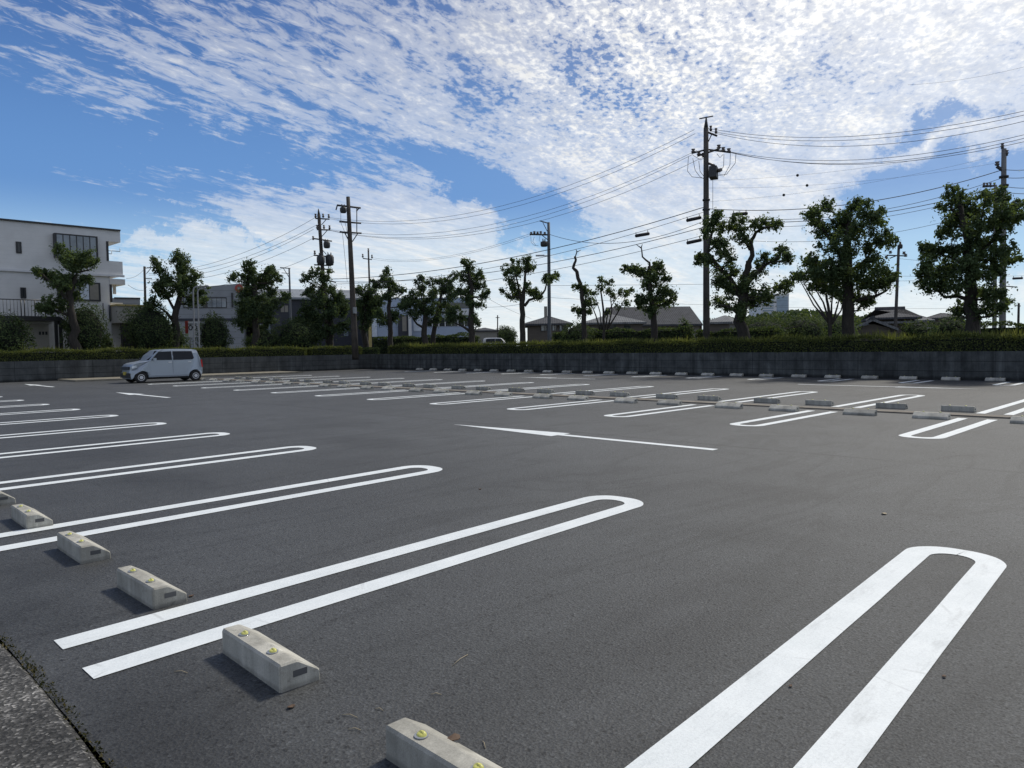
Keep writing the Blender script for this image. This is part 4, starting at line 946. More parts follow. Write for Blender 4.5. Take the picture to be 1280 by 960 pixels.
# 1. white three storey building on the left: facade on the plane y = Y1
Y1 = 51.0
def fx(px): return on_y(px, 400, Y1).x
def fz(px, py): return on_y(px, py, Y1).z
x139, x154 = fx(139), fx(154.5)
B = empty('office_building', (fx(70), Y1, GZ)); tag(B, 'white three storey building with balconies on its right end and a dark outside stair', 'building')
def lb(*a): b = MB(); x0, x1, y0, y1, z0, z1 = a; o_ = B.location; b.box(x0-o_.x, x1-o_.x, y0-o_.y, y1-o_.y, z0-o_.z, z1-o_.z); return b
ztop = fz(154, 289.5); xl = fx(-60); DP = 9.0
zf3a, zf3b, z2t, z2b = fz(150, 303), fz(150, 327), fz(150, 346), fz(150, 356)
lb(xl, x139, Y1, Y1+DP, GZ-.3, ztop-.003).build('wall', M['white_sid'], B)
lb(xl-.1, x154, Y1-.12, Y1+DP+.1, ztop, ztop+.09).build('roof_edge', M['dark'], B)
o_ = lb(x139+.002, x154, Y1+.003, Y1+DP, zf3a, ztop-.003).build('roof_slab', M['white_sid'], B)
lb(x139+.002, fx(156), Y1-.002, Y1+DP, fz(150, 345), zf3b).build('balcony', M['white_sid'], B)
lb(xl, fx(157), Y1-.14, Y1-.003, fz(150, 346.5), fz(150, 344)).build('band', M['white'], B)
lb(x139+.002, fx(158), Y1-.05, Y1+DP, z2b, fz(150, 349)).build('balcony_slab', M['white_sid'], B)
lb(x139-.12, x139+.01, Y1-.03, Y1+.1, zf3b, zf3a).build('corner_frame', M['dark'], B)
lb(x139-.02, x139+.12, Y1-.03, Y1+.1, fz(140, 378), z2b).build('corner_frame', M['dark'], B)
lb(x139+.002, fx(157), Y1+.4, Y1+DP, GZ, fz(150, 378)).build('lower_balcony', M['white_sid'], B)
lb(fx(147), fx(150), Y1+.5, Y1+.7, fz(150, 367), z2b).build('partition', M['white'], B)
for s in (0, 1.6, 3.2):
    b = MB(); o0 = B.location
    b.tube([(x139+.3-o0.x, Y1+1+s-o0.y, zf3a-.05-o0.z), (x139+.3-o0.x, Y1+1+s-o0.y, zf3a-.45-o0.z), (x139+1.0-o0.x, Y1+1+s-o0.y, zf3a-.45-o0.z), (x139+1.0-o0.x, Y1+1+s-o0.y, zf3a-.25-o0.z)], .025, 6); b.build('drying_hook', M['steel'], B)
def window(px0, px1, py0, py1, panes, proud=.05, fr=.09, mats=None, name='window'):
    x0, x1 = fx(px0), fx(px1); z1, z0 = fz((px0+px1)/2, py0), fz((px0+px1)/2, py1)
    f = lb(x0, x1, Y1-proud, Y1+.02, z0, z1).build(name, M['dark'], B)
    w_ = (x1-x0-2*fr)/panes
    for i in range(panes):
        g = .03
        a = x0+fr+w_*i+g; c_ = a+w_-2*g
        lb(a, c_, Y1-proud-.008, Y1-proud+.01, z0+fr, z1-fr).build('pane', (mats[i] if mats else M['glass_pale']), f)
window(24, 31, 302.5, 317, 1, mats=[M['glass']]); window(27, 34, 359.5, 373, 1, mats=[M['glass']])
window(70.5, 124, 294.5, 324, 6, .35)
window(73, 126.5, 352.5, 376, 4, .12, mats=[M['glass'], M['glass'], M['curtain'], M['cream']])
# garage level, stair and railing
zl = fz(40, 396.5)
lb(fx(-30), fx(65), Y1-1.6, Y1-.002, zl-.25, zl).build('landing', M['dark'], B)
g_ = lb(fx(28), fx(60), Y1-.06, Y1+.03, GZ, fz(45, 405)).build('garage_door', M['beige'], B)
for k in range(3): lb(fx(47.5+4*k), fx(50.2+4*k), Y1-.075, Y1-.055, fz(50, 418.5), fz(50, 414.5)).build('pane', M['dark'], g_)
lb(fx(20), fx(28)-.02, Y1-.03, Y1+.01, GZ, fz(45, 402)).build('shaded_panel', M['char'], B)
for px in (61, 66.5): lb(fx(px)-.08, fx(px)+.08, Y1-1.55, Y1-1.4, GZ, zl-.25).build('post', M['dark'], B)
b = MB(); o0 = B.location; ztr = fz(40, 377)
b.tube([(fx(-30)-o0.x, Y1-1.55-o0.y, ztr-o0.z), (fx(65)-o0.x, Y1-1.55-o0.y, ztr-o0.z)], .03, 6)
k = fx(-30)
while k < fx(65): b.tube([(k-o0.x, Y1-1.55-o0.y, zl-o0.z), (k-o0.x, Y1-1.55-o0.y, ztr-o0.z)], .012 if random.random() < .85 else .03, 5); k += .17
xs0, xs1, zs1 = fx(65), fx(88), fz(88, 417)
b.tube([(xs0-o0.x, Y1-1.55-o0.y, ztr-o0.z), (xs1-o0.x, Y1-1.55-o0.y, zs1+1.0-o0.z)], .03, 6)
for i in range(14):
    t = i/13; x = xs0+(xs1-xs0)*t; z = zl+(zs1-zl)*t; b.tube([(x-o0.x, Y1-1.55-o0.y, z-o0.z), (x-o0.x, Y1-1.55-o0.y, z+1.0-o0.z)], .014, 5)
b.build('railing', M['dark'], B)
b = MB()
for s in (-1.6, -.75): b.prism([(xs0-o0.x, zl-.3-o0.z), (xs0-o0.x, zl-o0.z), (xs1-o0.x, zs1-o0.z), (xs1-o0.x, zs1-.3-o0.z)], Y1+s-.05-o0.y, Y1+s+.05-o0.y)
for i in range(10):
    t = (i+.5)/10; x = xs0+(xs1-xs0)*t; z = zl+(zs1-zl)*t; b.box(x-.14-o0.x, x+.14-o0.x, Y1-1.55-o0.y, Y1-.8-o0.y, z-.03-o0.z, z+.0-o0.z)
b.build('stair', M['dark'], B)
b = MB(); c = (fx(137)-o0.x, Y1-.1-o0.y, 0); b.tube([(c[0], c[1], fz(137, 381)-o0.z), (c[0], c[1], fz(137, 402)-o0.z)], .05, 7); b.tube([(fx(129)-o0.x, c[1], fz(129, 379)-o0.z), (fx(129)-o0.x, c[1], fz(129, 400)-o0.z)], .03, 6); b.build('drain_pipe', M['char'], B)
# beige annex
A = empty('annex', (fx(158), Y1, GZ)); tag(A, 'beige flat annex with ochre roof lip and dark purple shutters', 'building')
def la(*a): b = MB(); x0, x1, y0, y1, z0, z1 = a; o_ = A.location; b.box(x0-o_.x, x1-o_.x, y0-o_.y, y1-o_.y, z0-o_.z, z1-o_.z); return b
la(fx(139), fx(182), Y1-1.2, Y1+.38, fz(160, 404.5), fz(160, 384)).build('wall', M['beige'], A)
la(fx(138), fx(183), Y1-1.3, Y1+.38, fz(160, 384)+.003, fz(160, 382)).build('roof_lip', M['ochre'], A)
la(fx(146), fx(181), Y1-1.0, Y1-.6, GZ, fz(160, 404.5)-.004).build('shutter', M['purple'], A)
# satellite dish on the roof edge at the very left
dd = empty('satellite_dish', (fx(1), Y1+1.0, ztop+.09)); tag(dd, 'small white satellite dish on the roof at the far left edge', 'satellite dish')
b = MB(); b.tube([(0, 0, 0), (0, 0, .5)], .03, 7); b.build('mast', M['steel'], dd)
b = MB(); vs = [];fs = []
Mr = Matrix.Rotation(R(-60), 4, 'Y') @ Matrix.Rotation(R(20), 4, 'X')
for i in range(5):
    for k in range(18): rr = .3*(i+.01)/4; vs.append(Mr @ Vector((rr*math.cos(2*PI*k/18), rr*math.sin(2*PI*k/18), rr*rr*.9)) + Vector((0, 0, .55)))
for i in range(4):
    for k in range(18): j = (k+1) % 18; fs.append((i*18+k, i*18+j, (i+1)*18+j, (i+1)*18+k))
b.add(vs, fs, True); b.build('dish', M['white'], dd)
b = MB(); b.tube([(0, 0, .5), Mr @ Vector((0, 0, .4)) + Vector((0, 0, .55))], .015, 5); b.build('feed_arm', M['steel'], dd)

# generic far buildings, laid out in a frame that faces the lot
class House:
    def __init__(s, name, label, px0, px1, dist, turn=0.0, zf=GZ):
        pc = (px0+px1)/2; c = at(pc, 420, dist); s.o = empty(name, (c.x, c.y, zf)); tag(s.o, label, 'building')
        view = Vector((c.x, c.y, 0)).normalized(); s.turn = turn
        s.rz = math.atan2(view.y, view.x) - PI/2 + turn; s.o.rotation_euler = (0, 0, s.rz)
        s.M = (Matrix.Translation(s.o.location) @ Matrix.Rotation(s.rz, 4, 'Z')).inverted(); s.dist = dist
        s.n = Vector((-math.sin(s.rz), math.cos(s.rz), 0))
    def P(s, px, py, dy=0.0):                # hit of the sight line with the facade plane (local y = dy)
        v = ray(px, py); c = s.o.location + s.n*dy; t = (c-EYE).dot(s.n)/v.dot(s.n); return s.M @ (EYE+v*t)
    def box(s, name, mat, px0, px1, py0, py1, y0, y1, parent=None, ground=False):
        a = s.P(px0, py1, y0); b_ = s.P(px1, py0, y0); z0 = -.4 if ground else min(a.z, b_.z)
        m_ = MB(); m_.box(min(a.x, b_.x), max(a.x, b_.x), y0, y1, z0, max(a.z, b_.z)); return m_.build(name, mat, parent or s.o)
# 2. grey clad commercial building, corner at px 300
G = House('commercial_building', 'grey metal clad building with a window band and a red roundel, behind the lamp posts', 224, 300, 84, -.12)
pa, pb = G.P(222, 381), G.P(303, 354); zz0, zz1 = G.P(228, 361.5).z, G.P(301, 354).z
m_ = MB(); m_.prism([(pa.x, -.3), (pb.x, -.3), (pb.x, zz1), (pa.x, zz0)], 0, 14); m_.build('wall', M['grey_sid'], G.o)
wb = G.box('window_band', M['dark'], 229, 283, 371.5, 385, -.06, .02)
for i in range(9):
    a = 230+5.9*i; G.box('pane', M['glass_pale'] if i not in (2, 4) else M['glass'], a, a+5.0, 373+.0*i, 384, -.075, -.05, wb)
for (x, y, r) in ((304.5, 360.5, 3.0),):
    c = G.P(x, y); m_ = MB(); m_.tube([(c.x-.45, -.14, c.z), (c.x-.45, .02, c.z)], .42, 18); q = m_.build('sign', M['red'], G.o)
    m_ = MB(); m_.tube([(c.x-.45, -.16, c.z), (c.x-.45, -.13, c.z)], .17, 14); m_.build('sign_centre', M['grey_sid'], q)
G.box('downpipe', M['dark'], 289.5, 291, 366, 384, -.12, -.01)
m_ = MB(); a = G.P(222, 400); b_ = G.P(303, 400); m_.box(a.x, b_.x, -.15, -.005, a.z-.1, a.z+.15); m_.build('canopy', M['char'], G.o)
# 3. charcoal building with pale sheet roof
G = House('commercial_building', 'charcoal building with a pale sheet metal roof, behind the trees left of the dark pole', 322, 470, 86, .12)
a = G.P(318, 420); b_ = G.P(474, 420); ze = G.P(370, 374.5).z
m_ = MB(); m_.box(a.x, b_.x, 0, 16, -.3, ze); m_.build('wall', M['char'], G.o)
m_ = MB(); zr = G.P(350, 361, 4).z; m_.prism([(-.5, ze+.003), (-.5, ze+.22), (4.2, zr), (9, zr), (16.5, ze+.22), (16.5, ze+.003)], a.x-.4, b_.x+.4, axis='x'); m_.build('roof', M['roof_grey'], G.o)
for px in (351, 356): G.box('window', M['cream'], px, px+4, 382, 390, -.03, .02)
for px in (325, 333, 430): G.box('window', M['glass_pale'], px, px+5, 405, 420, -.03, .02)
# 4. pale blue showroom
G = House('showroom_building', 'pale blue and white low building with a curved upper wall, behind the lumpy trees', 466, 590, 78, .0)
G.box('wall', M['blue_panel'], 472, 592, 372, 428, 0, 12, ground=True)
a = G.P(585, 386); m_ = MB(); c = G.P(574, 392); rr = 1.6
G.box('upper_band', M['white'], 555, 590, 386, 394, -.25, 0)
G.box('window', M['glass'], 553, 590, 378, 385.5, -.05, .02); q = G.box('window', M['glass'], 535, 588, 397, 408, -.05, .02)
for k in range(6): G.box('mullion', M['white'], 540+8*k, 541+8*k, 397, 408, -.07, -.045, q)
G.box('porch', M['char'], 498, 514, 394, 428, -.6, 0, ground=True); G.box('door', M['cream'], 503, 508, 395, 414, -.65, -.6)
G.box('column', M['white'], 511, 514, 388, 428, -.9, -.7, ground=True); G.box('panel', M['curtain'], 465, 471, 398, 421, -.2, .0); G.box('column', M['ochre'], 461, 464, 398, 428, -.3, -.1, ground=True)
G.box('panel', M['curtain'], 517, 527, 393, 414, -.08, .0)
G.box('signboard', M['white'], 516, 528, 421, 424, -1.2, -1.1)
def hip(G, a, b, ze, zr, d, ov, mat, inset, name='roof'):
    x0, x1, y0, y1 = a-ov, b+ov, -ov, d+ov; ym = (y0+y1)/2
    m_ = MB(); th = .18
    m_.add([(x0, y0, ze), (x1, y0, ze), (x1, y1, ze), (x0, y1, ze), (x0+inset, ym, zr), (x1-inset, ym, zr), (x0, y0, ze-th), (x1, y0, ze-th), (x1, y1, ze-th), (x0, y1, ze-th)],
           [(0, 1, 5, 4), (1, 2, 5), (2, 3, 4, 5), (3, 0, 4), (6, 7, 1, 0), (7, 8, 2, 1), (8, 9, 3, 2), (9, 6, 0, 3), (9, 8, 7, 6)]); return m_.build(name, mat, G.o)
# 5. brown house
G = House('brown_house', 'brown house with a grey hip roof and a slim chimney, behind the slim steel pole', 657, 712, 72, .0)
a = G.P(659, 404); b_ = G.P(710, 404); ze = G.P(684, 404.5).z; zr = G.P(684, 395, 4).z
m_ = MB(); m_.box(a.x, b_.x, 0, 8, -.4, ze-.19); m_.build('wall', M['brown'], G.o)
rf = hip(G, a.x, b_.x, ze, zr, 8, .5, M['tile'], 2.6)
c = G.P(682, 383, 3.5); m_ = MB(); m_.box(c.x-.16, c.x+.16, 3.4, 3.7, zr-.5, c.z); m_.build('chimney', M['cream'], rf)
for (p0, p1, y0, y1) in ((676, 684, 406, 414), (690, 696, 406, 414), (699, 706, 406, 414)):
    f = G.box('window', M['dark'], p0, p1, y0, y1, -.06, .02); G.box('pane', M['glass_pale'], p0+.8, (p0+p1)/2-.3, y0+.8, y1-.8, -.075, -.055, f); G.box('pane', M['glass'], (p0+p1)/2+.3, p1-.8, y0+.8, y1-.8, -.075, -.055, f)
# 6. white low roof house
G = House('low_house', 'low house with a pale roof behind the small spreading tree', 728, 806, 76, .1)
a = G.P(730, 404); b_ = G.P(803, 404); ze = G.P(770, 403).z; zr = G.P(755, 393, 3).z
m_ = MB(); m_.box(a.x, b_.x, 0, 6, -.4, ze-.19); m_.build('wall', M['brown'], G.o); hip(G, a.x, b_.x, ze, zr, 6, .4, M['tile_light'], 3.2)
for p0 in (748, 762, 780): G.box('window', M['glass'], p0, p0+8, 405, 411, -.05, .02)
# 7. long grey roof with brick gable
G = House('long_house', 'long house with big grey tiled roof and red brick gable, left of the tallest pole', 775, 880, 84, .25)
a = G.P(770, 404); b_ = G.P(877, 404); ze = G.P(830, 406).z; zr = G.P(860, 383, 4.5).z
m_ = MB(); m_.box(a.x+.3, b_.x-.1, .3, 9, -.4, ze-.05); m_.build('wall', M['cream'], G.o)
m_ = MB(); m_.prism([(-.4, ze-.15), (-.4, ze+.05), (4.5, zr), (9.4, ze+.05), (9.4, ze-.15), (4.5, zr-.25)], a.x-.3, b_.x, axis='x'); m_.build('roof', M['tile'], G.o)
m_ = MB(); m_.prism([(0, -.4), (0, ze), (4.5, zr-.3), (9, ze), (9, -.4)], b_.x-.09, b_.x+.05, axis='x'); m_.build('gable_wall', M['brick'], G.o)
# 8. small pale roof right of the main pole
G = House('small_house', 'small house with a pale low roof, just right of the tallest pole', 886, 912, 70, -.2)
a = G.P(884, 404); b_ = G.P(912, 404); ze = G.P(898, 402.5).z; zr = G.P(898, 394.5, 3).z
m_ = MB(); m_.box(a.x, b_.x, 0, 6, -.4, ze-.19); m_.build('wall', M['brown'], G.o); hip(G, a.x, b_.x, ze, zr, 6, .3, M['tile_light'], 1.2)
# 9. far pale tower block
G = House('tower_block', 'far pale tower block with blue glass seen behind the sprawling tree', 953, 986, 260, .35)
a = G.P(951, 400); b_ = G.P(986, 400); z1 = G.P(970, 369).z
m_ = MB(); m_.box(a.x, b_.x, 0, 12, -.4, z1); m_.build('wall', M['white'], G.o)
q = G.box('glazing', M['glass_tower'], 971, 985, 370.5, 394, -.15, .05)
for k in range(7): G.box('window', M['glass_tower'], 953.5, 967, 371.5+3.2*k, 373.2+3.2*k, -.15, .05)
m_ = MB(); m_.box(a.x, b_.x, -.2, 12.2, z1+.003, z1+.5); m_.build('parapet', M['white'], G.o)
# 10-12. tiled roof houses on the right
def gable(G, a, b, ze, zr, d, ov, mat, wallmat):
    """ridge runs towards the viewer: the gable end faces the lot"""
    xm = (a+b)/2
    m_ = MB(); m_.prism([(a, -.4), (a, ze), (xm, zr-.2), (b, ze), (b, -.4)], 0, d); m_.build('wall', wallmat, G.o)
    m_ = MB(); k = (zr-ze)/(xm-a); m_.prism([(a-ov, ze-k*ov+.02), (xm, zr), (b+ov, ze-k*ov+.02), (b+ov, ze-k*ov+.2), (xm, zr+.2), (a-ov, ze-k*ov+.2)], -ov, d+ov); rf = m_.build('roof', mat, G.o)
    m_ = MB(); m_.tube([(xm, -ov-.05, zr+.24), (xm, d+ov, zr+.24)], .16, 8); m_.build('ridge', M['tile'], rf)
G = House('tiled_house', 'traditional house with a wide dark tiled hip and gable roof, behind the bracket pole', 1085, 1150, 78, .1)
a = G.P(1090, 404); b_ = G.P(1146, 404); ze = G.P(1120, 396.5).z; zr = G.P(1115, 386.5, 4).z
m_ = MB(); m_.box(a.x+.5, b_.x-.5, .5, 8, -.4, ze-.19); m_.build('wall', M['brown'], G.o)
rf = hip(G, a.x, b_.x, ze, zr, 8, .4, M['tile'], 3.6); p_ = G.P(1109, 386, 4); m_ = MB(); m_.tube([(a.x+3.2, 4, zr+.05), (b_.x-3.2, 4, zr+.05)], .2, 8); m_.build('ridge', M['tile'], rf)
hip(G, a.x+.3, b_.x-.3, G.P(1120, 402).z, G.P(1120, 397.5, .0).z, 8, .5, M['tile_light'], .9, 'lower_roof')
G = House('tiled_shed', 'low shed with a tiled gable roof facing the lot, below the traditional house', 1063, 1116, 62, .05)
a = G.P(1069, 412); b_ = G.P(1113, 412); gable(G, a.x, b_.x, G.P(1069, 411).z, G.P(1089, 401.5).z, 7, .5, M['tile_light'], M['brown'])
G = House('tiled_house', 'small house with a pale tiled roof, right of the traditional house', 1146, 1166, 88, .2)
a = G.P(1143, 404); b_ = G.P(1164, 404); ze = G.P(1150, 400).z; zr = G.P(1150, 394, 3).z
m_ = MB(); m_.box(a.x, b_.x, 0, 6, -.4, ze-.19); m_.build('wall', M['cream'], G.o); hip(G, a.x, b_.x, ze, zr, 6, .3, M['tile_light'], 1.4)
G = House('tiled_house', 'house with a dark flat tiled roof, just left of the biggest tree', 1164, 1202, 96, .1)
a = G.P(1160, 404); b_ = G.P(1204, 404); ze = G.P(1180, 397).z; zr = G.P(1180, 391, 3).z
m_ = MB(); m_.box(a.x, b_.x, 0, 7, -.4, ze-.19); m_.build('wall', M['brown'], G.o); hip(G, a.x, b_.x, ze, zr, 7, .5, M['tile'], 2.4)
G = House('low_house', 'low pale wall and roof behind the hedge right of the tall pointed tree', 594, 622, 110, 0)
a = G.P(590, 414); b_ = G.P(621, 414); ze = G.P(605, 413).z; zr = G.P(605, 409.5, 3).z
m_ = MB(); m_.box(a.x, b_.x, 0, 7, -.4, ze-.19); m_.build('wall', M['cream'], G.o); hip(G, a.x, b_.x, ze, zr, 7, .3, M['tile'], 2.0)
G = House('beige_shed', 'pale shed wall glimpsed behind the trunk of the biggest tree', 1200, 1226, 66, 0)
a = G.P(1203, 410); b_ = G.P(1222, 410); gable(G, a.x, b_.x, G.P(1210, 404).z, G.P(1212, 401).z, 5, .3, M['tile'], M['cream'])
G = House('storage_building', 'grey flat roofed block behind the beige annex', 145, 176, 66, 0)
G.box('wall', M['grey_sid'], 143, 175, 373, 430, 0, 6, ground=True); G.box('parapet', M['dark'], 142.6, 175.4, 372, 373.2, -.1, 6.1)

# sign board and the pair of bent posts behind the car
c = at(242.5, 430, dY(242)+1.0); S = empty('sign_board', (c.x, c.y, GZ)); tag(S, 'white sign board with dark characters and red side panel, behind the bent posts', 'sign')
S.rotation_euler = (0, 0, math.atan2(RT.y, RT.x)); mp = math.hypot(c.x, c.y)/F; zb, zt = at(242, 421.5, dY(242)+1.0).z-GZ, at(242, 402, dY(242)+1.0).z-GZ
m_ = MB(); m_.box(-5.6*mp, 5.6*mp, -.05, .05, zb, zt); pn = m_.build('panel', M['signwhite'], S)
m_ = MB(); m_.box(-9.2*mp, -5.8*mp, -.05, .05, zb+.25, zt+.05); m_.build('side_panel', M['red'], S)
m_ = MB()
for x in (-2.9*mp, 2.2*mp):
    z = (zb+zt)/2+.12; m_.tube([(x+.11*math.cos(2*PI*i/12), -.056, z+.15*math.sin(2*PI*i/12)) for i in range(13)], .035, 5); m_.box(x-.16, x+.16, -.07, -.053, z+.2, z+.25)
m_.build('lettering', M['dark'], pn)
m_ = MB()
for x in (-5*mp, 5*mp): m_.tube([(x, .09, -.2), (x, .09, zt)], .04, 7)
m_.build('post', M['steel'], S)
for lb_, p0, ptop, tip in (('left bent light grey post standing behind the car', (243, 438), (241.5, 363), (258, 357.5)), ('right bent light grey post standing behind the car', (249.3, 438), (247, 365), (255, 360))):
    dd_ = dY(246)-1.9; b0 = at(*p0, dd_); root = empty('bent_post', (b0.x, b0.y, .02)); tag(root, lb_, 'post', 'bent posts behind the car')
    A_ = [Vector((b0.x, b0.y, .0))] + [at(x, y, dd_) for x, y in (p0, ptop, (ptop[0]+1.2, (ptop[1]+tip[1])/2-.6), (ptop[0]+4, tip[1]+.6), tip)]
    m_ = MB(); m_.tube([p-root.location for p in A_], .045, 10); m_.build('tube', M['post'], root)
    m_ = MB(); t_ = A_[-1]-root.location; m_.tube([t_-RT*.02, t_+RT*.03, t_+RT*.12, t_+RT*.15], [.03, .065, .065, .03], 8); m_.build('end_cap', M['steel'], root)
c = at(251.5, 452, dY(251)-1.75); m_ = MB(); m_.box(-.12, .12, -.09, .09, 0, 1.35); m_.box(-.14, .14, -.11, .11, 1.35, 1.38)
q = m_.build('control_box', M['white'], loc=(c.x, c.y, .09)); tag(q, 'slim white control box standing right behind the tail of the car', 'control box')

# small litter on the asphalt
for i, (px, py, a, ln, lb_) in enumerate(((575, 826, .3, .14, 'long pale dry grass stalk on the asphalt, upper of the scattered ones'), (437, 896, 2.0, .07, 'short pale stalk on the asphalt between the two nearest wheel stops'), (443, 913, 2.2, .05, 'shortest pale stalk just below its neighbour'), (605, 932, 1.0, .05, 'pale stalk lying right of the nearest wheel stop'), (545, 869, 2.3, .045, 'short pale stalk above the nearest wheel stop'), (226, 841, 2.1, .07, 'pale stalk in the shade of the large wheel stop'), (474, 888, 1.9, .04, 'tiny pale stalk next to the nearest wheel stop'))):
    c = on_z(px, py); d = Vector((math.cos(a), math.sin(a), 0)); m_ = MB()
    m_.tube([d*-ln/2+Vector((0, 0, .003)), Vector((.004, .003, .008)), d*ln/2+Vector((0, 0, .003))], .0016, 5); tag(m_.build('dry_stalk', M['straw'], loc=(c.x, c.y, 0)), lb_, 'dry stalk', 'dry stalks on the asphalt')
for px, py, s, lb_ in ((239, 746, .016, 'dark crumpled leaf beside the third wheel stop'), (1105, 643, .03, 'pale scrap lying on the open asphalt at right'), (567, 925, .03, 'brown dead leaf on the slope of the nearest wheel stop'), (364, 885, .018, 'dark dead leaf in front of the large wheel stop'), (1180, 847, .012, 'dark pebble near the right leg of the nearest U line'), (988, 859, .01, 'dark pebble between the legs of the nearest U line'), (600, 612, .02, 'dark speck of leaf above the large foreground U line')):
    c = on_z(px, py, .07 if px == 567 else 0); m_ = MB(); vs = []
    for i in range(9):
        a = 2*PI*i/9; r_ = s*(1-.35*abs(math.sin(a))); vs.append((r_*math.cos(a), r_*math.sin(a), .004+.35*s*abs(math.cos(a))*random.random()))
    n = 9; vs2 = [(x, y, z+.003) for x, y, z in vs]
    m_.add(vs+vs2, [tuple(range(n-1, -1, -1)), tuple(range(n, 2*n))]+[(i, (i+1) % n, n+(i+1) % n, n+i) for i in range(n)])
    tag(m_.build('fallen_leaf' if 'pebble' not in lb_ else 'pebble', M['straw'] if 'pale' in lb_ else M['deadleaf'], loc=(c.x, c.y, c.z)), lb_, 'debris', None)

# ------------------------------------------------------------------ sky, clouds and sun
SUN_EL, SUN_AZ = R(48), R(5)
w = bpy.data.worlds.new('World'); scn.world = w; w.use_nodes = True; t = w.node_tree; t.nodes.clear()
def N(typ, **kw):
    nd = t.nodes.new(typ)
    for k, v in kw.items(): setattr(nd, k, v)
    return nd
def L(a, b): t.links.new(a, b)
def Mth(op, a, b=0.0, c=0.0, clamp=False):
    nd = N('ShaderNodeMath', operation=op, use_clamp=clamp)
    for i, v in enumerate((a, b, c)):
        if hasattr(v, 'is_linked'): L(v, nd.inputs[i])
        else: nd.inputs[i].default_value = v
    return nd.outputs[0]
def Mix(a, b, f, mode='MIX'):
    nd = N('ShaderNodeMix', data_type='RGBA', blend_type=mode)
    for s, v in ((nd.inputs[0], f), (nd.inputs[6], a), (nd.inputs[7], b)):
        if hasattr(v, 'is_linked'): L(v, s)
        elif hasattr(v, '__len__'): s.default_value = (*v, 1)
        else: s.default_value = v
    return nd.outputs[2]
def Ramp(f, stops, interp='EASE'):
    nd = N('ShaderNodeValToRGB'); nd.color_ramp.interpolation = interp; el = nd.color_ramp.elements
    for i, (p, c) in enumerate(stops):
        e = el[i] if i < 2 else el.new(p); e.position = p; e.color = (c, c, c, 1)
    L(f, nd.inputs[0]); return nd.outputs[0]
sky = N('ShaderNodeTexSky', sky_type='NISHITA'); sky.sun_disc = False; sky.sun_elevation = SUN_EL; sky.sun_rotation = PI/2-SUN_AZ
sky.air_density = 1.0; sky.dust_density = .3; sky.ozone_density = 2.0; sky.altitude = 20
tc = N('ShaderNodeTexCoord'); sep = N('ShaderNodeSeparateXYZ'); L(tc.outputs['Generated'], sep.inputs[0])
dx, dy, dz = sep.outputs
az = Mth('ARCTAN2', dy, dx); u = Mth('SUBTRACT', YAW, az); v = Mth('ARCSINE', dz)
uv0 = N('ShaderNodeCombineXYZ'); L(u, uv0.inputs[0]); L(v, uv0.inputs[1])
wn = N('ShaderNodeTexNoise'); wn.inputs['Scale'].default_value = 6.5; wn.inputs['Detail'].default_value = 7; wn.inputs['Roughness'].default_value = .68; L(uv0.outputs[0], wn.inputs['Vector'])
wm = N('ShaderNodeVectorMath', operation='MULTIPLY_ADD'); L(wn.outputs['Color'], wm.inputs[0]); wm.inputs[1].default_value = (.30, .16, 0); wm.inputs[2].default_value = (-.15, -.08, 0)
uv = N('ShaderNodeVectorMath', operation='ADD'); L(uv0.outputs[0], uv.inputs[0]); L(wm.outputs[0], uv.inputs[1])
inv = Mth('DIVIDE', 1.0, Mth('MAXIMUM', Mth('ADD', dz, .10), .04))
pl = N('ShaderNodeCombineXYZ'); L(Mth('MULTIPLY', dx, inv), pl.inputs[0]); L(Mth('MULTIPLY', dy, inv), pl.inputs[1])
# broad cloud banks where they stand in the sky: picture px, py, half sizes, tilt (deg, down to the right), weight
BANKS = [(60, 70, 330, 95, 14, .56), (330, 20, 260, 70, 22, .52), (560, 80, 330, 85, 28, .48), (400, 140, 260, 70, 20, .22), (640, 180, 130, 50, 25, .2), (760, 60, 330, 110, 25, .52), (960, 60, 330, 150, 10, .74), (1220, 70, 330, 190, 0, 1.35),
         (1230, 150, 220, 70, -8, .8), (760, 200, 210, 70, 22, .66), (900, 240, 200, 90, 15, .8), (1010, 220, 110, 85, 0, .85), (960, 290, 200, 45, -4, .75), (300, 165, 190, 40, 14, .25), (500, 170, 230, 55, 22, .26),
         (230, 248, 160, 17, 13, 1.1), (330, 268, 120, 20, 12, .8), (400, 270, 200, 24, 10, .75), (540, 262, 130, 42, 10, .80), (560, 310, 170, 55, 8, 1.0), (470, 345, 260, 45, 3, .85), (700, 355, 260, 60, 0, .95), (150, 265, 120, 8, 6, .5), (250, 303, 180, 9, 7, .55),
         (300, 340, 260, 30, 3, .55), (810, 335, 150, 50, 0, .85), (1000, 360, 260, 36, 0, .55), (1200, 190, 130, 26, -10, .95), (1240, 215, 90, 16, -10, .7), (1180, 345, 160, 14, 0, .6), (640, 400, 700, 26, 0, .45),
         (190, 182, 24, 9, -20, .5), (1060, 320, 110, 12, 0, .6), (930, 375, 120, 14, 0, .5),
         (100, 195, 230, 40, 4, -.45), (60, 235, 180, 26, 0, -.25), (640, 250, 85, 40, 30, -.5), (690, 285, 80, 38, 20, -.48), (1150, 262, 85, 42, -10, -1.0), (1240, 285, 130, 45, -5, -.8), (1140, 172, 60, 14, -12, -.6), (590, 130, 90, 35, 20, -.25), (730, 75, 70, 24, 25, -.3), (940, 325, 70, 12, -10, -.4), (400, 205, 200, 28, 8, -.35), (580, 218, 80, 26, 20, -.3)]
pos = neg = None
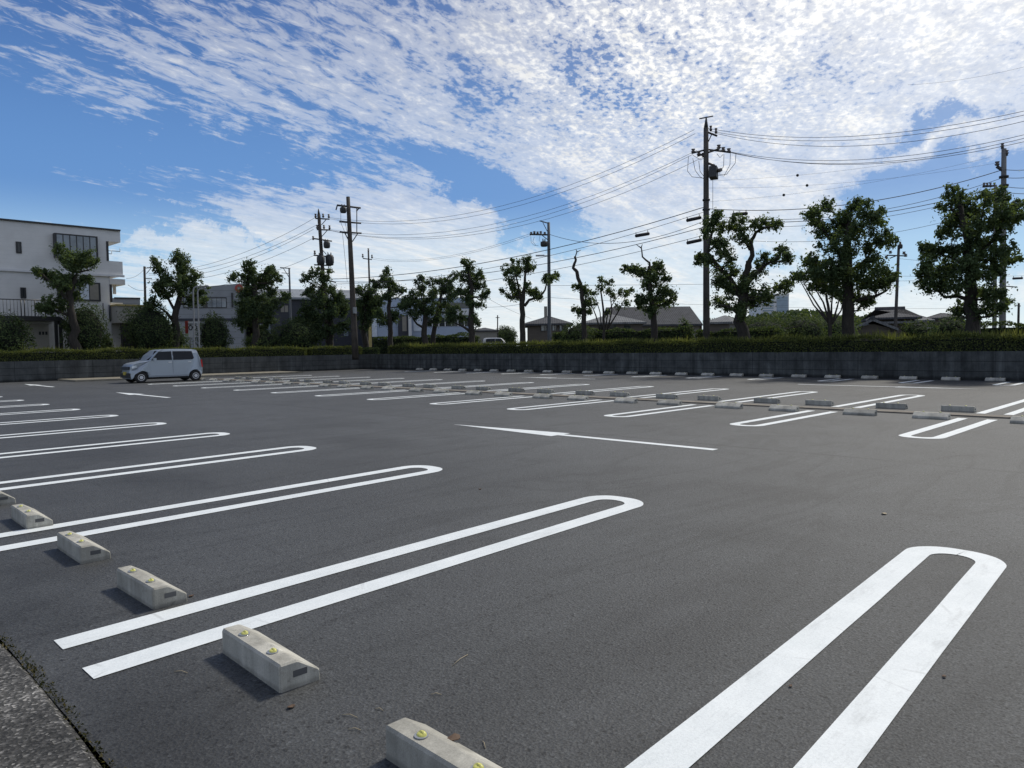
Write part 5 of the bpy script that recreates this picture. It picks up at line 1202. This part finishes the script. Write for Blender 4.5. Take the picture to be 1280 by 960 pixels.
for (px, py, a, b, tilt, wt) in BANKS:
    d = ray(px, py).normalized(); u0_ = YAW-math.atan2(d.y, d.x); v0_ = math.asin(d.z)
    mp_ = N('ShaderNodeMapping', vector_type='TEXTURE'); mp_.inputs['Location'].default_value = (u0_, v0_, 0)
    mp_.inputs['Rotation'].default_value = (0, 0, R(-tilt)); mp_.inputs['Scale'].default_value = (a/F*1.45, b/F*1.45, 1)
    L(uv.outputs[0], mp_.inputs['Vector']); g = N('ShaderNodeTexGradient', gradient_type='SPHERICAL'); L(mp_.outputs[0], g.inputs[0])
    e = Mth('SMOOTH_MIN', g.outputs['Fac'], .62, .25)
    if wt > 0: pos = Mth('MULTIPLY_ADD', e, wt*1.35, pos if pos is not None else 0.0)
    else: neg = Mth('MULTIPLY_ADD', e, -wt*1.6, neg if neg is not None else 0.0)
away = Mth('MULTIPLY_ADD', Mth('ABSOLUTE', u), 1.4, -1.12, clamp=True)      # cloud cover added overhead and out of view to whiten the ambient light
up = Mth('MULTIPLY_ADD', v, 2.2, -1.25, clamp=True)
cov = Mth('SUBTRACT', Mth('SMOOTH_MIN', Mth('MULTIPLY_ADD', Mth('MAXIMUM', away, up), .85, pos), 1.0, .5), neg)
def Noise(vec, sc, det, ro, dist=0.0, rot=0.0, stretch=(1, 1, 1), off=(0, 0, 0)):
    m1 = N('ShaderNodeMapping'); m1.inputs['Rotation'].default_value = (0, 0, rot); m1.inputs['Location'].default_value = off; L(vec, m1.inputs['Vector'])
    m2 = N('ShaderNodeMapping'); m2.inputs['Scale'].default_value = stretch; L(m1.outputs[0], m2.inputs['Vector'])
    n_ = N('ShaderNodeTexNoise'); n_.inputs['Scale'].default_value = sc; n_.inputs['Detail'].default_value = det; n_.inputs['Roughness'].default_value = ro; n_.inputs['Distortion'].default_value = dist
    L(m2.outputs[0], n_.inputs['Vector']); return n_.outputs['Fac']
P_ = pl.outputs[0]
puff = Noise(P_, 34, 5, .62, .25, R(-25), (1, 1.35, 1))
puff2 = Noise(P_, 5.0, 4, .55, .3, R(-20), (1, 1.6, 1), (3, 1, 0))
streak = Noise(P_, 14, 8, .66, .5, R(-14), (.8, 1.7, 1))
wisp = Noise(P_, 2.2, 5, .6, .6, R(-10), (.5, 2.2, 1), (7, 2, 0))
fu = Mth('MULTIPLY_ADD', u, 2.2, .62, clamp=True)                # grainy altocumulus towards the sun, streaky cirrus away from it
fu = Mth('MULTIPLY', fu, Mth('MULTIPLY_ADD', v, 4.5, -.25, clamp=True))
det = Mth('ADD', Mth('MULTIPLY', Mth('ADD', Mth('MULTIPLY', puff, .62), Mth('MULTIPLY', puff2, .38)), fu), Mth('MULTIPLY', Mth('ADD', Mth('MULTIPLY', streak, .72), Mth('MULTIPLY', wisp, .28)), Mth('SUBTRACT', 1.0, fu)))
base = Mth('MULTIPLY_ADD', Mth('SUBTRACT', wisp, .5), 1.0, cov)
amp = Mth('MULTIPLY_ADD', Mth('MULTIPLY', Mth('MULTIPLY_ADD', v, 5.5, -.80, clamp=True), Mth('MULTIPLY_ADD', fu, .18, .82)), 3.4, 1.0)
amp = Mth('MULTIPLY', amp, Mth('MULTIPLY_ADD', Mth('MULTIPLY_ADD', u, 2.6, -.35, clamp=True), -.5, 1.0))
raw = Mth('ADD', Mth('MULTIPLY', Mth('SUBTRACT', det, .5), amp), Mth('SUBTRACT', base, Mth('MULTIPLY_ADD', Mth('MULTIPLY_ADD', v, 5.5, -.80, clamp=True), .14, .45)))
soft = Mth('MULTIPLY_ADD', fu, .25, .75)
dens = Ramp(Mth('MULTIPLY_ADD', raw, soft, .06), [(.0, 0.0), (.38, .5), (.85, 1.0)], 'EASE')
# cloud light: brighter round the sun, greyer where thick
sd = Vector((math.cos(SUN_EL)*math.cos(SUN_AZ), math.cos(SUN_EL)*math.sin(SUN_AZ), math.sin(SUN_EL)))
dot = N('ShaderNodeVectorMath', operation='DOT_PRODUCT'); L(tc.outputs['Generated'], dot.inputs[0]); dot.inputs[1].default_value = sd
glow = Mth('POWER', Mth('MAXIMUM', dot.outputs['Value'], 0.0), 9.0)
lum = Mth('MULTIPLY_ADD', glow, .66, .70)
thick = Ramp(Noise(P_, 9, 5, .6, .2, 0, (1, 1.5, 1), (11, 5, 0)), [(.3, .90), (.62, 1.02)])
lum = Mth('MULTIPLY', lum, thick)
ccol = N('ShaderNodeVectorMath', operation='SCALE'); L(Mix((1.0, 1.0, .985), (1.0, .975, .90), glow), ccol.inputs[0]); L(lum, ccol.inputs['Scale'])
SKY_STR = .085
gr = N('ShaderNodeValToRGB'); gr.color_ramp.interpolation = 'EASE'; el = gr.color_ramp.elements
for i, (p, c) in enumerate(((0.0, (.66, .79, .88)), (.10, (.33, .54, .77)), (.20, (.095, .245, .56)), (.44, (.032, .108, .345)), (1.0, (.022, .07, .22)))):
    e = el[i] if i < 2 else el.new(p); e.position = p; e.color = (*c, 1)
L(Mth('MAXIMUM', dz, 0.0), gr.inputs[0])
grs = N('ShaderNodeVectorMath', operation='SCALE'); L(gr.outputs[0], grs.inputs[0]); grs.inputs['Scale'].default_value = .82/SKY_STR
skc = N('ShaderNodeMix', data_type='RGBA'); skc.inputs[0].default_value = .8; L(sky.outputs[0], skc.inputs[6]); L(grs.outputs[0], skc.inputs[7])
cl = N('ShaderNodeVectorMath', operation='SCALE'); L(ccol.outputs[0], cl.inputs[0]); cl.inputs['Scale'].default_value = 1/SKY_STR
veil = Mth('MULTIPLY', dens, Mth('MULTIPLY_ADD', Mth('MAXIMUM', fu, Mth('MULTIPLY_ADD', v, -5.0, 1.55, clamp=True)), .28, .72))
veil = Mth('MULTIPLY_ADD', Mth('MULTIPLY', Mth('SUBTRACT', 1.0, veil), glow), .75, veil)     # thin bright haze about the sun
fin = Mix(skc.outputs[2], cl.outputs[0], veil)
bg = N('ShaderNodeBackground'); L(fin, bg.inputs[0]); bg.inputs[1].default_value = SKY_STR
ow = N('ShaderNodeOutputWorld'); L(bg.outputs[0], ow.inputs[0])
w.cycles.sampling_method = 'MANUAL'; w.cycles.sample_map_resolution = 512
sl = bpy.data.lights.new('sun', 'SUN'); sl.energy = 2.15; sl.angle = R(6.5); sl.color = (1, .94, .83)
so = bpy.data.objects.new('sun', sl); col.objects.link(so); so.rotation_euler = sd.to_track_quat('Z', 'Y').to_euler()

# ------------------------------------------------------------------ render settings
scn.view_settings.view_transform = 'Standard'; scn.view_settings.look = 'None'; scn.view_settings.exposure = .4; scn.view_settings.gamma = 1
scn.render.resolution_x, scn.render.resolution_y = 1024, 768
scn.render.engine = 'CYCLES'
scn.cycles.use_denoising = True
scn.cycles.max_bounces = 6; scn.cycles.transparent_max_bounces = 8
